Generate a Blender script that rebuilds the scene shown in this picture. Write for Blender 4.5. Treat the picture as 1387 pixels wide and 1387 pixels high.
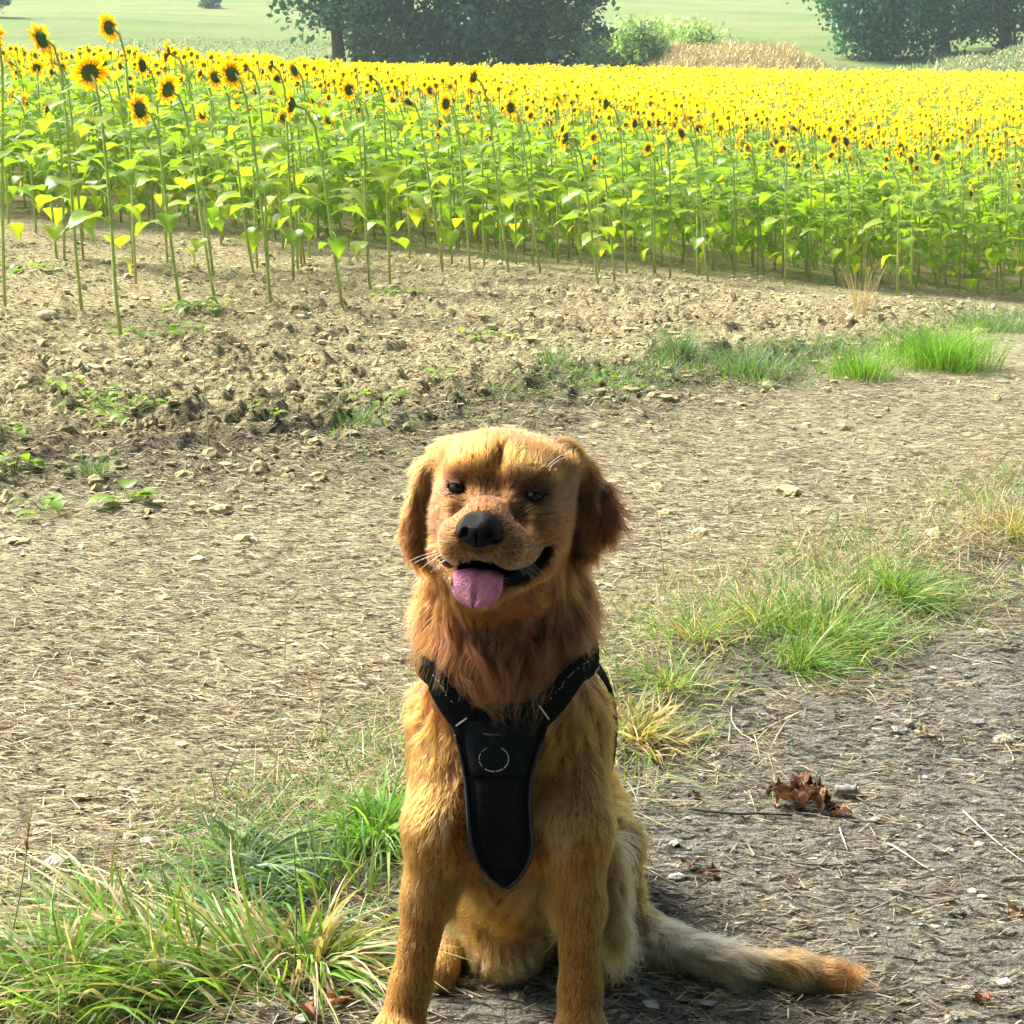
import bpy, math, random
import numpy as np
from mathutils import Vector, Matrix

for o in list(bpy.data.objects):
    bpy.data.objects.remove(o)
S = bpy.context.scene
COL = S.collection
RAD = math.radians
rng = np.random.default_rng(7)
random.seed(7)

# ------------------------------------------------------------------ camera, sky, sun, exposure
CAM_H, FPX, HALF = 1.27, 2400.0, 693.5          # camera height, focal length in photo pixels, half the photo's width
PITCH = math.atan(633.5 / FPX)
cam_d = bpy.data.cameras.new('camera')
cam = bpy.data.objects.new('camera', cam_d)
COL.objects.link(cam)
cam.location = (0, 0, CAM_H)
cam.rotation_euler = (math.pi / 2 - PITCH, 0, 0)
cam_d.sensor_width = 36
cam_d.lens = 36 * FPX / (2 * HALF)
cam_d.clip_start, cam_d.clip_end = 0.05, 2000
S.camera = cam

SUN_TO = Vector((-0.58, 0.38, 0.72)).normalized()   # towards the sun: from the left and a little behind the dog
w = bpy.data.worlds.new('World')
S.world = w
w.use_nodes = True
nt = w.node_tree
nt.nodes.clear()
sky = nt.nodes.new('ShaderNodeTexSky')
sky.sky_type = 'NISHITA'
sky.sun_disc = False
sky.sun_elevation = math.asin(SUN_TO.z)
sky.sun_rotation = math.atan2(SUN_TO.x, SUN_TO.y)
sky.air_density, sky.dust_density, sky.ozone_density = 0.7, 4.0, 0.6
bg = nt.nodes.new('ShaderNodeBackground')
bg.inputs['Strength'].default_value = 0.115
wo = nt.nodes.new('ShaderNodeOutputWorld')
nt.links.new(sky.outputs[0], bg.inputs[0])
nt.links.new(bg.outputs[0], wo.inputs[0])

sun_d = bpy.data.lights.new('sun', 'SUN')
sun_d.energy = 4.0
sun_d.angle = RAD(24)
sun_d.color = (1.0, 0.95, 0.84)
sun = bpy.data.objects.new('sun', sun_d)
COL.objects.link(sun)
sun.location = (-20, 5, 30)
sun.rotation_euler = SUN_TO.to_track_quat('Z', 'Y').to_euler()

S.view_settings.view_transform = 'Standard'
S.view_settings.look = 'None'
S.view_settings.gamma = 1
S.view_settings.exposure = 1.5
S.view_settings.use_curve_mapping = False
S.render.engine = 'CYCLES'
cy = S.cycles
cy.use_denoising = True
cy.max_bounces = 6
cy.diffuse_bounces = 4
cy.glossy_bounces = 3
cy.transmission_bounces = 6
cy.transparent_max_bounces = 8
cy.volume_bounces = 1
cy.use_adaptive_sampling = True
cy.adaptive_threshold = 0.015
cy.caustics_reflective = cy.caustics_refractive = False

# ------------------------------------------------------------------ numpy helpers
def smooth(a, b, x):
    t = np.clip((np.asarray(x, float) - a) / (b - a), 0, 1)
    return t * t * (3 - 2 * t)

def _hash(ix, iy, iz, s):
    h = (ix.astype(np.int64) * 374761393 + iy.astype(np.int64) * 668265263 + iz.astype(np.int64) * 2147483647 + s * 974711) & 0xffffffff
    h = ((h ^ (h >> 13)) * 1274126177) & 0xffffffff
    h = ((h ^ (h >> 16)) * 2246822519) & 0xffffffff
    return ((h ^ (h >> 15)) & 0xffffff) / float(0x1000000)

def vnoise(x, y, z=None, s=0):
    """value noise, -1..1"""
    x = np.asarray(x, float); y = np.asarray(y, float)
    z = np.zeros_like(x) if z is None else np.asarray(z, float)
    ix, iy, iz = np.floor(x), np.floor(y), np.floor(z)
    fx, fy, fz = x - ix, y - iy, z - iz
    fx, fy, fz = [f * f * (3 - 2 * f) for f in (fx, fy, fz)]
    out = 0
    flat = not np.any(fz)
    for dz in ((0,) if flat else (0, 1)):
        wz = 1 if flat else (fz if dz else 1 - fz)
        for dy in (0, 1):
            wy = fy if dy else 1 - fy
            for dx in (0, 1):
                wx = fx if dx else 1 - fx
                out = out + wx * wy * wz * _hash(ix + dx, iy + dy, iz + dz, s)
    return out * 2 - 1

def fbm(x, y, z=None, s=0, o=4, g=0.5):
    a, t, n = 1.0, 0, 0
    for i in range(o):
        m = 2.03 ** i
        t = t + a * vnoise(x * m, y * m, None if z is None else z * m, s + 17 * i)
        n += a
        a *= g
    return t / n

def worley(x, y, s=0):
    """2D cell noise: distance to nearest, to second nearest, id of nearest"""
    ix, iy = np.floor(x), np.floor(y)
    d1 = np.full(x.shape, 9.0); d2 = np.full(x.shape, 9.0); cid = np.zeros(x.shape)
    zz = np.zeros_like(ix)
    for dx in (-1, 0, 1):
        for dy in (-1, 0, 1):
            cx, cyy = ix + dx, iy + dy
            px = cx + _hash(cx, cyy, zz, s); py = cyy + _hash(cx, cyy, zz, s + 1)
            d = np.hypot(px - x, py - y)
            near = d < d1
            d2 = np.where(near, d1, np.minimum(d2, d))
            cid = np.where(near, _hash(cx, cyy, zz, s + 2), cid)
            d1 = np.where(near, d, d1)
    return d1, d2, cid

def norm(v):
    return v / np.maximum(np.linalg.norm(v, axis=-1, keepdims=True), 1e-9)

# ------------------------------------------------------------------ where things stand
AX = np.array([0, math.cos(PITCH), -math.sin(PITCH)])
UP = np.array([0, math.sin(PITCH), math.cos(PITCH)])
def ray(px, py):
    return AX + (px - HALF) / FPX * np.array([1., 0, 0]) - (py - HALF) / FPX * UP

def P(px, py, Y):
    """point of the place at depth Y seen at this place of the photograph"""
    v = ray(px, py)
    return v * (Y / v[1]) + np.array([0, 0, CAM_H])

def field_drop(x, y):
    near = -smooth(5.5, 17, y) * (0.48 + 0.115 * np.clip(x, -4.2, 4.5))
    far = -(0.62 + 0.012 * np.clip(x, -30, 30))
    k = smooth(18, 50, y)
    return near * (1 - k) + far * k

def terrain(x, y):
    x = np.asarray(x, float); y = np.asarray(y, float)
    z = field_drop(x, y)
    h = np.clip(y - 66, 0, None)
    z = z + 0.052 * h + 0.00012 * np.clip(h - 40, 0, None) ** 2
    z = z + smooth(63, 71, y) * (1 - smooth(72, 79, y)) * smooth(12.5, 22, x) * 1.5     # grassy bank on the right
    z = z + smooth(70, 80, y) * smooth(2, 6, x) * (1 - smooth(24, 40, x)) * 0.55
    z = z + np.exp(-((y - 73.5) / 4.5) ** 2) * 0.95 * smooth(3.0, 7.0, x) * (1 - smooth(10.5, 16, x))                # low dry earth bank
    z = z + smooth(70, 120, y) * 1.2 * vnoise(x / 40, y / 40, s=3)
    return z

def G(px, py):
    v = ray(px, py)
    t = 1.0
    lo, hi = 0.5, 400.0
    ts = np.geomspace(1.2, 300, 4000)
    p = ts[:, None] * v + np.array([0, 0, CAM_H])
    below = p[:, 2] < terrain(p[:, 0], p[:, 1])
    i = int(np.argmax(below))
    lo, hi = ts[max(i - 1, 0)], ts[i]
    for _ in range(25):
        m = (lo + hi) / 2
        q = v * m + np.array([0, 0, CAM_H])
        if q[2] < terrain(q[0], q[1]): hi = m
        else: lo = m
    return v * hi + np.array([0, 0, CAM_H])

# ------------------------------------------------------------------ mesh helpers
def set_attr(me, name, arr, kind='FLOAT_COLOR'):
    a = me.attributes.new(name, kind, 'POINT')
    arr = np.asarray(arr, np.float32)
    if kind == 'FLOAT_COLOR':
        if arr.shape[1] == 3:
            arr = np.concatenate([arr, np.ones((len(arr), 1), np.float32)], 1)
        a.data.foreach_set('color', arr.ravel())
    else:
        a.data.foreach_set('value', arr.ravel())

def mesh_np(name, V, F, mats=(), col=None, smooth_=True, midx=None):
    """V (n,3); F one (m,3|4) array or a list of such arrays"""
    me = bpy.data.meshes.new(name)
    if not isinstance(F, (list, tuple)): F = [F]
    F = [np.asarray(f, np.int32) for f in F if len(f)]
    V = np.asarray(V, np.float32)
    me.vertices.add(len(V))
    me.vertices.foreach_set('co', V.ravel())
    loops = np.concatenate([f.ravel() for f in F])
    sizes = np.concatenate([np.full(len(f), f.shape[1], np.int32) for f in F])
    starts = np.concatenate([[0], np.cumsum(sizes)[:-1]]).astype(np.int32)
    me.loops.add(len(loops))
    me.loops.foreach_set('vertex_index', loops)
    me.polygons.add(len(sizes))
    me.polygons.foreach_set('loop_start', starts)
    me.polygons.foreach_set('use_smooth', np.full(len(sizes), smooth_))
    if midx is not None:
        me.polygons.foreach_set('material_index', np.asarray(midx, np.int32))
    for m in (mats if isinstance(mats, (list, tuple)) else [mats]):
        me.materials.append(m)
    if col is not None:
        set_attr(me, 'col', col)
    me.update(calc_edges=True)
    me.validate()
    return me

class MB:
    """collects pieces of geometry with a colour for each vertex"""
    def __init__(self): self.V, self.C, self.F3, self.F4, self.n = [], [], [], [], 0
    def add(self, V, F, c):
        V = np.asarray(V, float).reshape(-1, 3)
        c = np.asarray(c, float)
        if c.ndim == 1: c = np.tile(c[:3], (len(V), 1))
        F = F if isinstance(F, list) else [F]
        for f in F:
            f = np.asarray(f, int)
            if len(f) == 0: continue
            (self.F3 if f.shape[1] == 3 else self.F4).append(f + self.n)
        self.V.append(V); self.C.append(c[:, :3]); self.n += len(V)
    def arrays(self):
        F = []
        if self.F3: F.append(np.concatenate(self.F3))
        if self.F4: F.append(np.concatenate(self.F4))
        return np.concatenate(self.V), F, np.concatenate(self.C)
    def mesh(self, name, mat, smooth_=True):
        V, F, C = self.arrays()
        return mesh_np(name, V, F, mat, C, smooth_)

def link(name, data, parent=None, label=None, cat=None, group=None, kind=None, loc=None):
    o = bpy.data.objects.new(name, data)
    COL.objects.link(o)
    if parent is not None: o.parent = parent
    if label: o['label'] = label
    if cat: o['category'] = cat
    if group: o['group'] = group
    if kind: o['kind'] = kind
    if loc is not None: o.location = [float(v) for v in loc]
    return o

def tube(pts, rad, n=6, cap=True):
    """tube along pts (k,3) with radii (k,) -> V, [quads, tris]"""
    pts = np.asarray(pts, float); rad = np.asarray(rad, float) * np.ones(len(pts))
    k = len(pts)
    T = norm(np.gradient(pts, axis=0))
    ref = np.array([0, 0, 1.0]) if abs(T[0][2]) < 0.9 else np.array([1.0, 0, 0])
    A = norm(np.cross(T, ref)); B = np.cross(T, A)
    an = np.arange(n) * 2 * math.pi / n
    V = pts[:, None] + rad[:, None, None] * (np.cos(an)[None, :, None] * A[:, None] + np.sin(an)[None, :, None] * B[:, None])
    V = V.reshape(-1, 3)
    i = np.arange(k - 1)[:, None] * n; j = np.arange(n)[None]; j2 = (j + 1) % n
    Q = np.stack([i + j, i + j2, i + n + j2, i + n + j], -1).reshape(-1, 4)
    F = [Q]
    if cap:
        V = np.concatenate([V, pts[[0, -1]]])
        jj = np.arange(n)
        F.append(np.concatenate([np.stack([jj * 0 + k * n, (jj + 1) % n, jj], 1), np.stack([jj * 0 + k * n + 1, (k - 1) * n + jj, (k - 1) * n + (jj + 1) % n], 1)]))
    return V, F

def ribbons(base, dirs, length, width, droop, K=3, side=None, sway=None, taper=1.0):
    """blades: base (n,3), dirs (n,3) -> V (n*(K+1)*2,3), quads"""
    n = len(base)
    t = np.linspace(0, 1, K + 1)[None, :, None]
    L = np.asarray(length)[:, None, None]
    c = base[:, None] + dirs[:, None] * L * t
    c = c + np.array([0, 0, -1.0]) * np.asarray(droop)[:, None, None] * L * t ** 2
    if sway is not None:
        c = c + sway[:, None] * L * t ** 2
    if side is None:
        a = rng.uniform(0, 2 * math.pi, n)
        side = np.stack([np.cos(a), np.sin(a), 0 * a], 1)
    wd = np.asarray(width)[:, None, None] * (1 - taper * t ** 1.6) * 0.5 + 0.00012
    V = np.stack([c - side[:, None] * wd, c + side[:, None] * wd], 2).reshape(-1, 3)
    b = (np.arange(n) * (K + 1) * 2)[:, None] + (np.arange(K) * 2)[None]
    Q = np.stack([b, b + 1, b + 3, b + 2], -1).reshape(-1, 4)
    return V, Q

def icosphere(sub=1):
    import bmesh
    bm = bmesh.new()
    bmesh.ops.create_icosphere(bm, subdivisions=sub, radius=1)
    V = np.array([v.co[:] for v in bm.verts]); F = np.array([[v.index for v in f.verts] for f in bm.faces])
    bm.free()
    return V, F

# ------------------------------------------------------------------ materials
def new_mat(name):
    m = bpy.data.materials.new(name)
    m.use_nodes = True
    m.node_tree.nodes.clear()
    return m, m.node_tree.nodes, m.node_tree.links

def attr_mat(name, rough=0.6, trans=0.0, trans_tint=(1, 1, 1), noise=0.25, nscale=60, bump=0.0, bscale=200, spec=0.3, sheen=0.0):
    """colour from the 'col' attribute with fine procedural variation; optional light through thin leaves"""
    m, N, L = new_mat(name)
    out = N.new('ShaderNodeOutputMaterial')
    at = N.new('ShaderNodeAttribute'); at.attribute_name = 'col'
    tc = N.new('ShaderNodeTexCoord')
    nz = N.new('ShaderNodeTexNoise'); nz.inputs['Scale'].default_value = nscale; nz.inputs['Detail'].default_value = 4
    L.new(tc.outputs['Object'], nz.inputs['Vector'])
    mr = N.new('ShaderNodeMapRange')
    mr.inputs['From Min'].default_value, mr.inputs['From Max'].default_value = 0.3, 0.7
    mr.inputs['To Min'].default_value, mr.inputs['To Max'].default_value = 1 - noise, 1 + noise
    L.new(nz.outputs['Fac'], mr.inputs['Value'])
    mx = N.new('ShaderNodeVectorMath'); mx.operation = 'SCALE'
    L.new(at.outputs['Color'], mx.inputs[0]); L.new(mr.outputs[0], mx.inputs['Scale'])
    b = N.new('ShaderNodeBsdfPrincipled')
    b.inputs['Roughness'].default_value = rough
    b.inputs['Specular IOR Level'].default_value = spec
    if sheen: b.inputs['Sheen Weight'].default_value = sheen
    L.new(mx.outputs[0], b.inputs['Base Color'])
    if bump:
        bn = N.new('ShaderNodeTexNoise'); bn.inputs['Scale'].default_value = bscale; bn.inputs['Detail'].default_value = 5
        L.new(tc.outputs['Object'], bn.inputs['Vector'])
        bp = N.new('ShaderNodeBump'); bp.inputs['Strength'].default_value = bump; bp.inputs['Distance'].default_value = 0.02
        L.new(bn.outputs['Fac'], bp.inputs['Height']); L.new(bp.outputs[0], b.inputs['Normal'])
    if trans:
        tr = N.new('ShaderNodeBsdfTranslucent')
        tm = N.new('ShaderNodeVectorMath'); tm.operation = 'MULTIPLY'; tm.inputs[1].default_value = trans_tint
        L.new(mx.outputs[0], tm.inputs[0]); L.new(tm.outputs[0], tr.inputs['Color'])
        ms = N.new('ShaderNodeMixShader'); ms.inputs[0].default_value = trans
        L.new(b.outputs[0], ms.inputs[1]); L.new(tr.outputs[0], ms.inputs[2]); L.new(ms.outputs[0], out.inputs['Surface'])
    else:
        L.new(b.outputs[0], out.inputs['Surface'])
    return m

M_LEAF = attr_mat('leaf', 0.38, 0.5, (1.45, 1.5, 0.45), 0.25, 25, spec=0.5)
M_PETAL = attr_mat('petal', 0.6, 0.55, (1.1, 1.05, 0.6), 0.15, 40)
M_STALK = attr_mat('stalk', 0.6, 0.25, (1.2, 1.2, .8), 0.2, 30)
M_GRASS = attr_mat('grass_blade', 0.5, 0.4, (1.3, 1.3, 0.6), 0.2, 30, spec=0.4)
M_STRAW = attr_mat('straw', 0.7, 0.15, (1, 1, 0.9), 0.3, 60)
M_CLOD = attr_mat('soil_clod', 0.95, 0, (1, 1, 1), 0.3, 40, bump=0.6, bscale=90, spec=0.1)
M_TREE = attr_mat('tree_leaf', 0.5, 0.3, (1.2, 1.3, 0.6), 0.2, 3)
M_BARK = attr_mat('bark', 0.9, 0, (1, 1, 1), 0.4, 12, bump=0.6, bscale=30, spec=0.1)
M_DRYLEAF = attr_mat('dry_leaf', 0.7, 0.15, (1, 0.9, 0.7), 0.35, 90, bump=0.3, bscale=150)
M_STONE = attr_mat('stone', 0.85, 0, (1, 1, 1), 0.3, 60, bump=0.5, bscale=120)

# ------------------------------------------------------------------ ground: farm track, verge, tilled edge, field, hill
_v = np.array([G(*p)[:2] for p in ((-400, 1520), (0, 1330), (250, 1205), (500, 1095), (700, 1000), (900, 905), (1100, 820), (1300, 745), (1387, 695), (1700, 560))])
_t = np.array([G(*p)[:2] for p in ((-500, 655), (0, 640), (300, 625), (560, 595), (800, 545), (1000, 515), (1250, 475), (1387, 440), (1700, 400))])
def y_verge(x): return np.interp(x, _v[:, 0], _v[:, 1])
def y_tilled(x): return np.interp(x, _t[:, 0], _t[:, 1])

def zones(x, y):
    wob = 0.10 * fbm(x * 2.3, y * 2.3, s=5, o=3)
    sv = y - y_verge(x) + wob
    st = y - y_tilled(x) + wob * 1.6
    verge = np.exp(-(sv / 0.36) ** 2)
    tilled = smooth(-0.12, 0.25, st)
    bank = np.exp(-((st - 0.05) / 0.55) ** 2) * (1 - smooth(0.4, 2.4, x))
    path = 1 - smooth(-0.30, 0.05, sv)
    far = smooth(60, 63, y)
    return sv, st, verge, tilled, bank, path, far

def relief(x, y):
    """height of the soil above the smooth lie of the land"""
    sv, st, verge, tilled, bank, path, far = zones(x, y)
    near = 1 - smooth(11, 15.5, y)
    z = 0.006 * fbm(x * 5, y * 5, s=11, o=4) + 0.030 * verge * (0.7 + 0.6 * vnoise(x * 6, y * 6, s=12))
    # wheel ruts and trampled crust: ridges lengthwise along the track
    u = (x * 0.99 - y * 0.14); v = (x * 0.14 + y * 0.99)
    z += 0.0045 * fbm(u * 16, v * 48, s=21, o=4, g=0.7) * (1 - tilled)
    z += 0.004 * fbm(x * 45, y * 45, s=22, o=3, g=0.7) * (1 - tilled * .5)
    d1, d2, cid = worley(x * 9 + 0.4 * vnoise(x * 9, y * 9, s=1), y * 9 + 0.4 * vnoise(x * 9, y * 9, s=2), 31)
    e1, e2, eid = worley(x * 21, y * 21, 37)
    rough = np.clip(tilled + 0.7 * bank, 0, 1) * near
    rg = 1 - np.abs(fbm(x * 26, y * 26, s=47, o=3, g=.75))
    z += rough * 0.040 * (rg - .7) + (1 - tilled) * .008 * (1 - np.abs(fbm(u * 22, v * 40, s=48, o=3, g=.75)) * 2.2)
    clod = (0.3 + 1.2 * cid) * np.clip(1 - (d1 / .58) ** 2, 0, 1) * 0.030 + (0.3 + 1.2 * eid) * np.clip(1 - (e1 / .55) ** 2, 0, 1) * 0.013
    clod = clod * (0.35 + 1.1 * smooth(-.35, .4, fbm(x * 2.1, y * 2.1, s=45, o=3)))
    z += rough * (clod + 0.016 * fbm(x * 3, y * 3, s=41, o=3))
    z += bank * (0.045 + 0.05 * fbm(x * 5.2, y * 5.2, s=43, o=5, g=.65))
    z += 0.02 * smooth(0, 0.6, st) * near
    return z

def ground_z(x, y):
    return terrain(x, y) + relief(x, y)

def axis_coords(lo, hi, d0, d1, step, grow, far_lo, far_hi):
    mid = list(np.arange(lo, hi, step))
    a, s = hi, step
    up = []
    while a < far_hi: up.append(a); s *= grow; a += s
    b, s, dn = lo, step, []
    while b > far_lo: s *= grow; b -= s; dn.append(b)
    return np.array(dn[::-1] + mid + up + [far_hi])

xs = axis_coords(-1.65, 1.9, 0, 0, 0.0132, 1.06, -95, 95)
ys = [-12, -6, -2, 0, 0.8, 1.2]
yy = 1.4
while yy < 265:
    ys.append(yy)
    yy += max(0.007, 0.0034 * yy) if yy < 9 else (0.0050 * yy if yy < 16 else 0.025 * yy)
ys = np.array(ys)
gx, gy = np.meshgrid(xs, ys)
gz = ground_z(gx, gy)
nx, ny = len(xs), len(ys)
V = np.stack([gx, gy, gz], -1).reshape(-1, 3)
i = np.arange(ny - 1)[:, None] * nx; j = np.arange(nx - 1)[None]
Q = np.stack([i + j, i + j + 1, i + nx + j + 1, i + nx + j], -1).reshape(-1, 4)

def soil_colour(x, y):
    sv, st, verge, tilled, bank, path, far = zones(x, y)
    c = np.tile(np.array([0.60, 0.545, 0.325]), x.shape + (1,))                       # pale trampled track
    def mix(c, k, col): return c * (1 - k[..., None]) + np.array(col) * k[..., None]
    n1 = fbm(x * 2.2, y * 2.2, s=51, o=4)
    n2 = fbm(x * 7, y * 7, s=52, o=3)
    c = mix(c, np.clip(0.45 * n1 + 0.15, 0, 1), (0.37, 0.32, 0.205))
    c = mix(c, path, (0.34, 0.33, 0.265))
    c = mix(c, path * np.clip(n2 * 0.9, 0, 0.7), (0.40, 0.38, 0.31))
    c = mix(c, path * np.clip(-n1 * 0.9, 0, 0.6), (0.20, 0.19, 0.155))
    c = mix(c, verge * 0.55, (0.20, 0.16, 0.10))
    c = mix(c, tilled, (0.65, 0.56, 0.30))
    c = mix(c, tilled * np.clip(0.5 * n2 + 0.1, 0, .6), (0.38, 0.315, 0.18))
    c = mix(c, np.clip(bank * (0.70 + 0.6 * n2), 0, 0.96), (0.17, 0.145, 0.10))
    hill = mix(np.tile(np.array([0.20, 0.32, 0.065]), x.shape + (1,)), np.clip(0.55 + 0.9 * fbm(x / 14, y / 5, s=61, o=4), 0, 1), (0.31, 0.38, 0.135))
    hill = mix(hill, np.clip(1.2 * fbm(x / 25, y / 7, s=63, o=3) - .1, 0, .8), (0.11, 0.22, 0.06))
    hill = mix(hill, np.clip(1.5 * fbm(x / 3, y / 1.5, s=65, o=4), 0, .5), (0.36, 0.37, 0.19))
    strip = smooth(61, 62.5, y) * (1 - smooth(66, 69, y))
    hill = mix(hill, np.clip(strip * smooth(-2, 4, x) * 0.9 + np.exp(-((y - 73.5) / 4.5) ** 2) * smooth(3.0, 7.0, x) * (1 - smooth(10.5, 16, x)), 0, 1), (0.50, 0.40, 0.22))
    c = c * (1 - far[..., None]) + hill * far[..., None]
    return c

def ground_material():
    m, N, L = new_mat('soil')
    out = N.new('ShaderNodeOutputMaterial'); b = N.new('ShaderNodeBsdfPrincipled')
    b.inputs['Roughness'].default_value = 0.95; b.inputs['Specular IOR Level'].default_value = 0.1
    at = N.new('ShaderNodeAttribute'); at.attribute_name = 'col'
    tc = N.new('ShaderNodeTexCoord')
    mp = N.new('ShaderNodeMapping'); mp.inputs['Rotation'].default_value = (0, 0, RAD(8)); mp.inputs['Scale'].default_value = (.7, 3.4, 1)
    L.new(tc.outputs['Object'], mp.inputs['Vector'])
    n1 = N.new('ShaderNodeTexNoise'); n1.inputs['Scale'].default_value = 30; n1.inputs['Detail'].default_value = 6; n1.inputs['Roughness'].default_value = 0.68
    L.new(mp.outputs[0], n1.inputs['Vector'])
    n2 = N.new('ShaderNodeTexNoise'); n2.inputs['Scale'].default_value = 150; n2.inputs['Detail'].default_value = 4; n2.inputs['Roughness'].default_value = 0.7
    L.new(tc.outputs['Object'], n2.inputs['Vector'])
    mr = N.new('ShaderNodeMapRange'); mr.inputs['From Min'].default_value = .34; mr.inputs['From Max'].default_value = .64
    mr.inputs['To Min'].default_value = 0.42; mr.inputs['To Max'].default_value = 1.36
    L.new(n1.outputs['Fac'], mr.inputs['Value'])
    m2 = N.new('ShaderNodeMapRange'); m2.inputs['From Min'].default_value = .32; m2.inputs['From Max'].default_value = .66
    m2.inputs['To Min'].default_value = 0.66; m2.inputs['To Max'].default_value = 1.3
    L.new(n2.outputs['Fac'], m2.inputs['Value'])
    mu = N.new('ShaderNodeMath'); mu.operation = 'MULTIPLY'
    L.new(mr.outputs[0], mu.inputs[0]); L.new(m2.outputs[0], mu.inputs[1])
    m3 = N.new('ShaderNodeMapping'); m3.inputs['Rotation'].default_value = (0, 0, RAD(14)); m3.inputs['Scale'].default_value = (26, 95, 60)
    L.new(tc.outputs['Object'], m3.inputs['Vector'])
    n3 = N.new('ShaderNodeTexNoise'); n3.inputs['Scale'].default_value = 1.0; n3.inputs['Detail'].default_value = 3; n3.inputs['Roughness'].default_value = 0.6; n3.inputs['Distortion'].default_value = 0.8
    L.new(m3.outputs[0], n3.inputs['Vector'])
    fl = N.new('ShaderNodeMapRange'); fl.inputs['From Min'].default_value = .42; fl.inputs['From Max'].default_value = .49  # sharp dark flecks put the shade of soil cracks into the colour
    fl.inputs['To Min'].default_value = 0.26; fl.inputs['To Max'].default_value = 1.0
    L.new(n3.outputs['Fac'], fl.inputs['Value'])
    m4 = N.new('ShaderNodeMath'); m4.operation = 'MULTIPLY'
    L.new(mu.outputs[0], m4.inputs[0]); L.new(fl.outputs[0], m4.inputs[1]); mu = m4
    sc = N.new('ShaderNodeVectorMath'); sc.operation = 'SCALE'
    L.new(at.outputs['Color'], sc.inputs[0]); L.new(mu.outputs[0], sc.inputs['Scale'])
    L.new(sc.outputs[0], b.inputs['Base Color'])
    ad = N.new('ShaderNodeMath'); ad.operation = 'ADD'
    L.new(n1.outputs['Fac'], ad.inputs[0]); L.new(n2.outputs['Fac'], ad.inputs[1])
    bp = N.new('ShaderNodeBump'); bp.inputs['Strength'].default_value = 1.0; bp.inputs['Distance'].default_value = 0.03
    L.new(ad.outputs[0], bp.inputs['Height']); L.new(bp.outputs[0], b.inputs['Normal'])
    L.new(b.outputs[0], out.inputs['Surface'])
    return m
M_SOIL = ground_material()
link('ground', mesh_np('ground', V, Q, M_SOIL, soil_colour(gx, gy).reshape(-1, 3)), kind='structure')

# ------------------------------------------------------------------ soil clods lying on the tilled edge (uncountable)
def clod_field():
    mb = MB()
    v1, f1 = icosphere(2); v0, f0 = icosphere(1)
    lumps = []
    for k in range(14):
        lumps.append(v1 * (1 + 0.75 * fbm(v1[:, 0] * 1.9 + k * 7, v1[:, 1] * 1.9, v1[:, 2] * 1.9, s=70 + k, o=3, g=.7))[:, None] * rng.uniform([.8, .7, .5], [1.3, 1.1, .8]))
    small = []
    for k in range(14):
        small.append(v0 * rng.uniform(0.5, 1.45, (len(v0), 1)) * rng.uniform([.8, .7, .5], [1.3, 1.1, .8]))
    n = 19000
    y = 4.3 + 13 * rng.uniform(0, 1, n * 3) ** 1.25
    x = rng.uniform(-0.36, 0.36, n * 3) * (y + 2)
    sv, st, verge, tilled, bank, path, far = zones(x, y)
    p = np.clip(tilled * (1 - smooth(14, 19, y)) + 0.9 * bank, 0.03, 1) * (6.5 / (y + 1)) * (0.5 + 0.5 * smooth(-.3, .3, fbm(x * 1.4, y * 1.4, s=77)))
    keep = np.flatnonzero(rng.uniform(0, 1, n * 3) < p * 2.2)[:n]
    for k in keep:
        X, Yk = x[k], y[k]
        r = 0.008 * rng.pareto(2.6) + 0.0055
        r = min(r, 0.030)
        near = r * 2400 / Yk > 12
        vv = (lumps if near else small)[rng.integers(14)] * r
        a = rng.uniform(0, 6.28); ca, sa = math.cos(a), math.sin(a)
        vv = np.stack([vv[:, 0] * ca - vv[:, 1] * sa, vv[:, 0] * sa + vv[:, 1] * ca, vv[:, 2]], 1)
        c = np.array([0.62, 0.535, 0.29]) * (1 - bank[k] * .5) * rng.uniform(0.62, 1.02)
        mb.add(vv + np.array([X, Yk, 0]), f1 if near else f0, c)
    Vv, F, C = mb.arrays()
    # sit every lump on the ground: one height for each lump
    return mb, keep, x, y
def build_clods():
    mb, keep, x, y = clod_field()
    gzk = ground_z(x[keep], y[keep])
    for a, V_ in enumerate(mb.V):
        r = V_[:, 2].max() - V_[:, 2].min()
        V_[:, 2] += gzk[a] + r * 0.05
    link('soil_clods', mb.mesh('soil_clods', M_CLOD, False), label='loose tan soil clods strewn over the tilled field edge', cat='soil clods', kind='stuff')
build_clods()

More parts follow.
